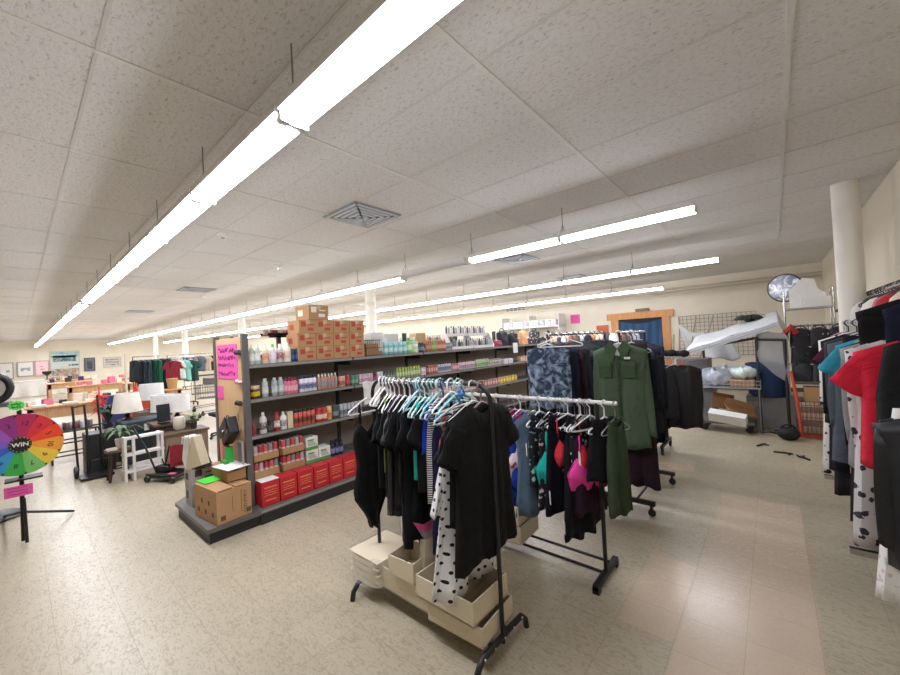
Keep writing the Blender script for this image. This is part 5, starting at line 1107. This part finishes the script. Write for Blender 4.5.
for q in range(2): d_ = MB().box(.2, -.28, .05 + .2 * q, .21, .24, .22 + .2 * q).build('drawer', M('8f7966', .6, kind='wood', sc=3.), t); MB().sph((.22, 0, .14 + .2 * q), .014, 8).build('knob', BLACK, d_)
leafy('potted_plant', 'small green plant in a black pot on the dresser', (-6.85, 1.78, .497), 24, .1, .13, '6c8a5c', True, .04, .2, potcol='26262a', pr=.05, ph=.1)
# white ladder shelf lying against the furniture
t = thing('ladder_shelf', 'white wooden slatted shelf frame standing on the floor', 'shelf', (-6.58, 1.13, 0), .12)
WP = M('e8e6e2', .5)
for y in (-.21, -.12, .2): MB().box(-.02, y - .014, 0, .02, y + .014, .58).build('upright', WP, t)
MB().box(-.14, -.21, 0, -.11, -.18, .58).box(-.14, .18, 0, -.11, .21, .58).build('rear_upright', WP, t)
for z in (.12, .34, .56): MB().box(-.14, -.22, z - .012, .022, .22, z + .012).build('slat', WP, t)
MB().box(.0, -.12, .17, .02, .2, .23).build('slat', WP, t)
# black sweeper with handle
t = thing('push_sweeper', 'low black wheeled machine with a long handle on the floor', 'sweeper', (-6.15, 1.3, 0), .5)
MB().box(-.22, -.13, .05, .22, .13, .085).build('deck', BLACK, t, bevel=.008)
for sx in (-.2, .2):
    for sy in (-.13, .13): MB().lathe([(.035, -.02), (.045, 0), (.035, .02)], 14, (sx, sy, .045), 0, Matrix.Rotation(pi/2, 4, 'X')).build('wheel', BLACK, t)
m = MB()
for y in (-.12, .12): m.tube([(-.22, y, .1), (.22, y, .1)], .014, 6)
m.build('side_rail', M('2c2c30', .4), t); MB().cbox(.1, -.05, .095, .1, .06, .012).build('pink_label', M('e05a80', .5), t)
MB().tube([(-.2, 0, .08), (-.32, -.05, .45), (-.45, -.1, .72)], .012, 8).tube([(-.45, -.16, .72), (-.45, -.04, .73)], .016, 8).build('handle', BLACK, t)
MB().box(-.24, .0, .09, -.02, .12, .17).build('motor', M('1d1d20', .4), t, bevel=.015)
# red folding chair
t = thing('folding_chair', 'dark red fabric folding chair behind the sweeper', 'chair', (-6.3, 1.47, 0), .2)
def seatf(u, v): return (-.1 + .2 * v, -.18 + .36 * u, .2 + .02 * sin(u * pi) * -1)
MB().grid(seatf, 10, 5).build('seat', cloth('7c1f2c'), t)
def backf(u, v): return (.11 - .03 * sin(pi * u), -.18 + .36 * u, .14 + .28 * v + .015 * sin(u * 9))
MB().grid(backf, 12, 8).build('backrest', cloth('8e2432'), t)
for y in (-.18, .18): MB().tube([(.11, y, .44), (-.1, y, 0)], .01, 6).tube([(-.1, y, .24), (.1, y, 0)], .01, 6).build('leg', BLACK, t)
# floor lamp pole
t = thing('floor_lamp', 'cream floor lamp pole rising behind the big shade', 'lamp', (-9.0, 1.32, 0))
MB().lathe([(.14, 0), (.13, .02), (.02, .04)], 20).build('base', M('d8cdb4', .5), t); MB().tube([(0, 0, .02), (0, 0, 1.72)], .018, 8).build('pole', M('d8cdb4', .5), t)

# ------------------------------------------------------------------ far left of the store
WD = M('cfa67c', .6, kind='wood', col2='b98c60', sc=3.)
def table(name, label, loc, sx, sy, h, mt=WD, rz=0, apron=.1, cat='table'):
    t = thing(name, label, cat, loc, rz)
    MB().box(-sx/2, -sy/2, h - .03, sx/2, sy/2, h).build('top', mt, t); MB().box(-sx/2 + .04, -sy/2 + .04, h - .03 - apron, sx/2 - .04, sy/2 - .04, h - .03).build('apron', mt, t)
    for x in (-1, 1):
        for y in (-1, 1): MB().box(x*(sx/2 - .08) - .04, y*(sy/2 - .08) - .04, 0, x*(sx/2 - .08) + .04, y*(sy/2 - .08) + .04, h - .03).build('leg', mt, t)
    return t
table('counter', 'long pale wooden table behind the prize wheel', (-11.6, .9, 0), .7, 1.6, .74, apron=.22)
for i, (x, y, c, n, s) in enumerate(((-11.38, .3, 'e8e4dc', 'white papers at the left of the long pale table', .2), (-11.4, .75, 'd8d0c4', 'cream tray in the middle of the long pale table', .22), (-11.7, 1.1, 'f0eeea', 'flat white box on the long pale table', .2), (-11.4, 1.5, 'c0603c', 'rust coloured round tin at the right of the pale table', .1))):
    MB().box(-s/2, -s/2, 0, s/2, s/2, .04 if i < 3 else .1).build(('paper_stack', 'tray', 'flat_box', 'tin')[i], M(c, .7), loc=(x, y, .74), bevel=.003, label=n, cat=('papers', 'tray', 'lid', 'tin')[i])
tw = table('cloth_table', 'long table hidden under a draped white cloth by the left wall', (-28.2, .1, 0), .8, 3.2, .78, M('b8a890', .7))
def dr(u, v): return (-27.75 + .05 * sin(u * 34) * v + .08 * v, -1.6 + 3.4 * u, .8 - .76 * v)
MB().grid(dr, 50, 6).box(-28.65, -1.6, .785, -27.72, 1.8, .8).build('tablecloth', cloth('ebe6df'), label='white cloth draped over the long table by the left wall', cat='tablecloth')
for i, (x, y, sx, sy, h, lb) in enumerate(((-22.5, 2.3, 1.4, 3.0, .8, 'large pale wood desk nearest the white cloth table'), (-19.5, 2.0, .9, 1.6, .74, 'pale wood desk second from the white cloth table'), (-25.5, 1.7, 1.0, 1.5, .8, 'pale wood desk farthest back beside the picture wall'), (-17.3, 3.2, .9, 1.5, .78, 'pale wood desk nearest the hanging clothes'))): table('desk', lb, (x, y, 0), sx, sy, h, apron=.2)
for (dx, dy, rx, ry, dh, dn) in ((-22.5, 2.3, .5, 1.3, .8, 'large desk nearest the white cloth table'), (-19.5, 2.0, .25, .65, .74, 'second wood desk'), (-25.5, 1.7, .3, .6, .8, 'desk by the picture wall'), (-17.3, 3.2, .25, .62, .78, 'desk nearest the hanging clothes'), (-11.75, .9, .1, .7, .74, 'long pale table behind the prize wheel')):
    for k in range(7):
        cn = R.choice((('d9c8b0', 'beige'), ('e8e2da', 'white'), ('b04a3c', 'brick red'), ('2c3a70', 'navy'), ('c89a70', 'tan'), ('8a7a6c', 'taupe'), ('3a3a3e', 'black'), ('d87a9a', 'pink')))
        sz = R.uniform(.09, .16)
        big_box('small_box', '%s box, %s from the left on the %s' % (cn[1], ORD[k], dn), (dx + R.uniform(-1, 1) * rx, dy + (k - 3) / 3 * ry, dh), sz, sz * 1.2, sz * R.uniform(.5, 1.6), R.uniform(-.4, .4), cn[0])
t = thing('reindeer_stand', 'tiny dark trophy-shaped ornament on the white cloth table', 'ornament', (-28.0, 1.05, .8)); MB().lathe([(.12, 0), (.02, .06), (.03, .2), (.16, .3), (.17, .42), (.15, .42)], 12).build('cup', BLACK, t)
for s in (-1, 1): MB().tube(arc((0, s * .17, .34), .07, -pi/2, pi/2, 6, 'yz'), .014, 5).build('handle', BLACK, t)
# pictures on the left wall
def picture(label, y0, y1, z0, z1, fr, bg, bands, x=XW + .02, name='framed_picture'):
    t = thing(name, label, 'picture', (x, (y0 + y1) / 2, z0)); w_ = (y1 - y0) / 2; h = z1 - z0
    MB().box(0, -w_, 0, .03, w_, h).build('frame', M(fr, .6), t); pc = MB().box(.03, -w_ + .05, .05, .034, w_ - .05, h - .05).build('canvas', M(bg, .7), t)
    for (a, b, c, d, col) in bands: MB().box(.034, -w_ + .06 + a * (2 * w_ - .12), .06 + c * (h - .12), .037, -w_ + .06 + b * (2 * w_ - .12), .06 + d * (h - .12)).build('painted_shape', M(col, .7, kind='tiedye', col2=bg, sc=6.), pc)
KX = 34 / 30
Z = lambda z: 1.62 + (z - 1.62) * KX
picture('largest painting, teal treetops over a sandy field, on the left wall', 1.25*KX, 2.42*KX, Z(.75), Z(2.26), 'c8bca8', 'c3cfcb', [(0, 1, .78, 1, '7fb0b8'), (.05, .9, .62, .86, '355a66'), (0, 1, .0, .34, '9a7454'), (.3, .7, .34, .42, 'c8bca0'), (.62, 1, .44, .5, '2f4440')], name='landscape_painting')
picture('white sketch picture at the far left of the left wall', -.55*KX, -.05*KX, Z(.9), Z(1.76), '9a948c', 'e6e2dc', [(.5, .62, .4, .55, '50505a'), (.68, .78, .4, .58, '50505a')])
picture('white picture with grey arch drawing second from left', .06*KX, .66*KX, Z(.98), Z(1.77), 'a8a096', 'e8e4de', [(.15, .35, .35, .62, '7a7e88'), (.35, .65, .45, .6, '8a8e98'), (.65, .85, .35, .62, '7a7e88')])
picture('pale pink picture just left of the large painting', .68*KX, 1.22*KX, Z(.95), Z(1.78), 'c89a98', 'ecc8c8', [(.3, .6, .6, .66, '8a6a70'), (.35, .7, .4, .46, '8a6a70')])
picture('dark arched wall panel right of the large painting', 2.58*KX, 3.05*KX, Z(1.05), Z(1.82), '4a4a50', '6a6c72', [(.2, .8, .1, .8, '30323a')])
picture('grey gallery frame with three rows right of dark panel', 3.4*KX, 4.2*KX, Z(1.2), Z(1.8), 'b8b0a4', 'd0c8bc', [(.05, .95, .1, .3, '7a7a80'), (.05, .95, .4, .6, '7a7a80'), (.05, .95, .7, .9, '7a7a80')])
# red foil star decoration
m = MB(); q = random.Random(5)
for zc, rr in ((.62, .2), (.9, .17), (.78, .13)):
    for i in range(40):
        d_ = Vector((q.gauss(0, 1), q.gauss(0, 1), q.gauss(0, 1))).normalized(); a = Vector((0, 0, zc)); m.tube([a, a + d_ * rr], [.01, .002], 4)
m.tube([(0, 0, 0), (0, 0, 1.1)], .012, 6)
m.build('starburst_ornament', M('e8402e', .35), loc=(-10.2, 1.08, 0), label='spiky red tinsel starburst standing behind the plants', cat='ornament')
MB().box(-.15, -.2, 0, .15, .2, .9).build('orange_box', M('c04a2c', .6), loc=(-10.0, 1.72, 0), bevel=.005, label='orange-red tall box behind the white lampshades', cat='box')
MB().lathe([(.05, 0), (.06, .05), (.02, .16), (.02, .22)], 10).build('red_bottle', M('d8402e', .4), loc=(-10.0, 1.62, .9), label='red bottle on the orange-red box', cat='bottle')
MB().box(-.15, -.2, 0, .15, .2, .86).build('navy_box', M('28386a', .6), loc=(-10.8, 1.38, 0), label='navy blue box behind the biggest lampshade', cat='box')
# far clothing racks
def far_rack(xc, y0, y1, h, defs, label, n0, where):
    rack('far_rack', label, y0, y1, xc, h, axis='y', base=.25, wheels=True)
    N_ = len(defs)
    for i, (c, n_, k, L) in enumerate(defs):
        y = y0 + (y1 - y0) * (i + .5) / N_
        hang(k, .5, L, cloth(c), (xc, y, h), R.uniform(.3, .9), '%s %s' % (n_, where), {'tee': 'tee', 'long': 'sweater', 'coat': 'coat', 'jacket': 'jacket', 'dress': 'dress'}[k], n0 + i, hcol='d8d8d8', dp=.06)
far_rack(-15.5, 2.45, 3.35, 1.68, [('23282e', 'black fleece, first', 'long', .7), ('2c3840', 'dark slate sweater, second', 'long', .9), ('3a4a54', 'grey blue sweater, third', 'long', .9), ('1f4a3a', 'deep green coat, fourth', 'coat', 1.1), ('1f6a4a', 'bright green jacket, fifth', 'jacket', .9), ('1c2430', 'dark navy coat, sixth', 'coat', 1.15), ('2a2028', 'dark plum coat, seventh', 'coat', 1.1)], 'rolling rack of green and dark clothes far down the left aisle', 300, 'from the left on the distant left rack')
far_rack(-14.5, 3.2, 3.85, 1.6, [('8a2a3a', 'maroon flowered blouse', 'tee', .62), ('e0e4e0', 'white tee', 'tee', .6), ('8fd0c4', 'mint green tee', 'tee', .65), ('2a4a44', 'dark green tee', 'tee', .7)], 'shorter rolling rack with maroon and mint tops', 320, 'on the short distant rack')
dcol = [('6a5a58', 'taupe'), ('8a8c94', 'grey'), ('b8a8a0', 'beige'), ('3a3c44', 'charcoal'), ('a07a80', 'mauve'), ('5a6a78', 'steel blue'), ('c8b4a4', 'sand'), ('4c3c3c', 'brown')]
far_rack(-20, 4.0, 6.2, 1.7, [(c, n_, 'tee', .7) for c, n_ in dcol], 'distant rack of muted clothes behind the mint tee', 340, 'tee on the farthest muted rack')
far_rack(-22, 5.4, 8.0, 1.7, [(c, 'long ' + n_, 'long', .7) for c, n_ in dcol], 'distant rack of muted sweaters farthest along the aisle', 360, 'sweater on the last distant rack')
far_rack(-12.5, 4.4, 6.0, 1.65, [(c, 'short ' + n_, 'tee', .6) for c, n_ in dcol], 'rack of muted tops partly hidden by the wooden shelf end', 380, 'top on the rack beside the shelf end')
# shopping carts
def trolley(label, loc, rz):
    t = wire_basket('shopping_cart', label, loc, .75, .5, .35, '7a7672', rz, 'shopping cart', 14)
    for ch in t.children: ch.location.z = .5
    MB().tube([(-.37, -.22, .1), (.37, -.22, .16)], .012, 6).tube([(-.37, .22, .1), (.37, .22, .16)], .012, 6).tube([(.37, -.22, .1), (.37, -.22, .9)], .012, 6).tube([(.37, .22, .1), (.37, .22, .9)], .012, 6).build('frame', MG, t)
    MB().tube([(.42, -.25, .95), (.42, .25, .95)], .016, 8).build('handle', M('8a8480', .5), t)
    for x in (-.33, .33):
        for y in (-.2, .2): MB().lathe([(.04, -.012), (.05, 0), (.04, .012)], 10, (x, y, .05), 0, Matrix.Rotation(pi/2, 4, 'X')).box(x - .01, y - .015, .06, x + .01, y + .015, .14).build('wheel', BLACK, t)
trolley('wire shopping cart beside the wooden shelf end, nearer one', (-11.3, 3.45, 0), 1.1)
trolley('wire shopping cart farther back beside hanging tops', (-12.8, 3.7, 0), 1.3)
MB().box(-.25, -.2, 0, .25, .2, .16).build('grey_bin', M('5c5658', .6), loc=(-11.3, 3.45, .86), label='grey bin lying in the nearer shopping cart', cat='bin')
table('round_table', 'tan wooden table with a straw basket far down the aisle', (-13.2, 2.9, 0), .5, .5, .7, WD)
MB().lathe([(.1, 0), (.14, .3), (.13, .3)], 14).build('straw_basket', M('b8905c', .9), loc=(-13.2, 2.95, .7), label='straw basket on the tan wooden table', cat='basket')
t = thing('swivel_chair', 'black office chair base peeking beside the shelf end', 'chair', (-8.3, 2.68, 0))
for i in range(5): a = i * 2 * pi / 5; MB().tube([(0, 0, .1), (.28 * cos(a), .28 * sin(a), .06)], .016, 6).sph((.28 * cos(a), .28 * sin(a), .032), .03, 8).build('leg', BLACK, t)
MB().tube([(0, 0, .08), (0, 0, .42)], .02, 8).build('column', BLACK, t); MB().box(-.22, -.22, .42, .22, .22, .48).build('seat', cloth('0d0d11'), t, bevel=.02)

# ------------------------------------------------------------------ shelf of hats and bags at the back wall
sf = thing('linen_shelf', 'white shelf with stacked linens on the back wall', 'shelf', (-6.4, 11.9, 0))
MB().box(-1.1, -.25, 1.98, 1.1, .3, 2.01).build('board', WHITE, sf); MB().box(-1.1, -.25, 1.4, 1.1, .3, 1.43).build('board', WHITE, sf)
for x in (-1.1, 0, 1.08): MB().box(x, -.25, 0, x + .02, .3, 2.4).build('side', WHITE, sf)
for i in range(10):
    def fl(u, v, i=i):
        a = 2 * pi * u; return (.11 * abs(cos(a)) ** .6 * (1 if cos(a) > 0 else -1), .2 * abs(sin(a)) ** .6 * (1 if sin(a) > 0 else -1), .2 * v)
    m = MB()
    for k in range(4): m.cbox(0, 0, .03 + .055 * k, .19, .36, .05)
    m.build('folded_linen', cloth(('e8e8ea', 'd8dade', 'f0eeec')[i % 3]), loc=(-7.35 + i * .205, 11.85, 2.012), bevel=.012, label='%s folded linen stack on the upper white wall shelf' % ('pale grey', 'blue grey', 'cream white')[i % 3], cat='linen', group='linens %d' % (i % 3))
hc = [('2a2a30', 'black'), ('c8885a', 'orange'), ('d8c4ac', 'straw'), ('4a4c58', 'slate'), ('e8e4e0', 'white'), ('a85a4c', 'rust'), ('6a5a50', 'brown'), ('b8bcc4', 'silver')]
st = thing('display_rack', 'long black display counter crowded with hats before back wall', 'display', (-4.6, 10.6, 0))
MB().box(-2.2, -.3, 1.38, 2.0, .3, 1.42).build('top', DK, st); MB().box(-2.2, -.28, 0, 2.0, .28, 1.38).build('body', DK, st)
ordn = ('first', 'second', 'third')
for i in range(24):
    c, n_ = hc[i % 8]; x = -6.7 + i * .172; sz = R.uniform(.09, .14)
    t = thing('hat', '%s hat, %s of its colour on the crowded display counter' % (n_, ordn[i // 8]), 'hat', (x, 10.55 + .12 * (i % 2), 1.42 + .02), R.uniform(0, 3))
    MB().lathe([(sz, 0), (sz * 1.02, .08), (sz * .85, .17), (sz * .3, .21)], 14).build('crown', cloth(c), t); MB().lathe([(sz * (1.6 if i % 3 else 1.1), -.01), (sz * (1.65 if i % 3 else 1.15), .005), (sz, .015)], 18).build('brim', cloth(c), t)
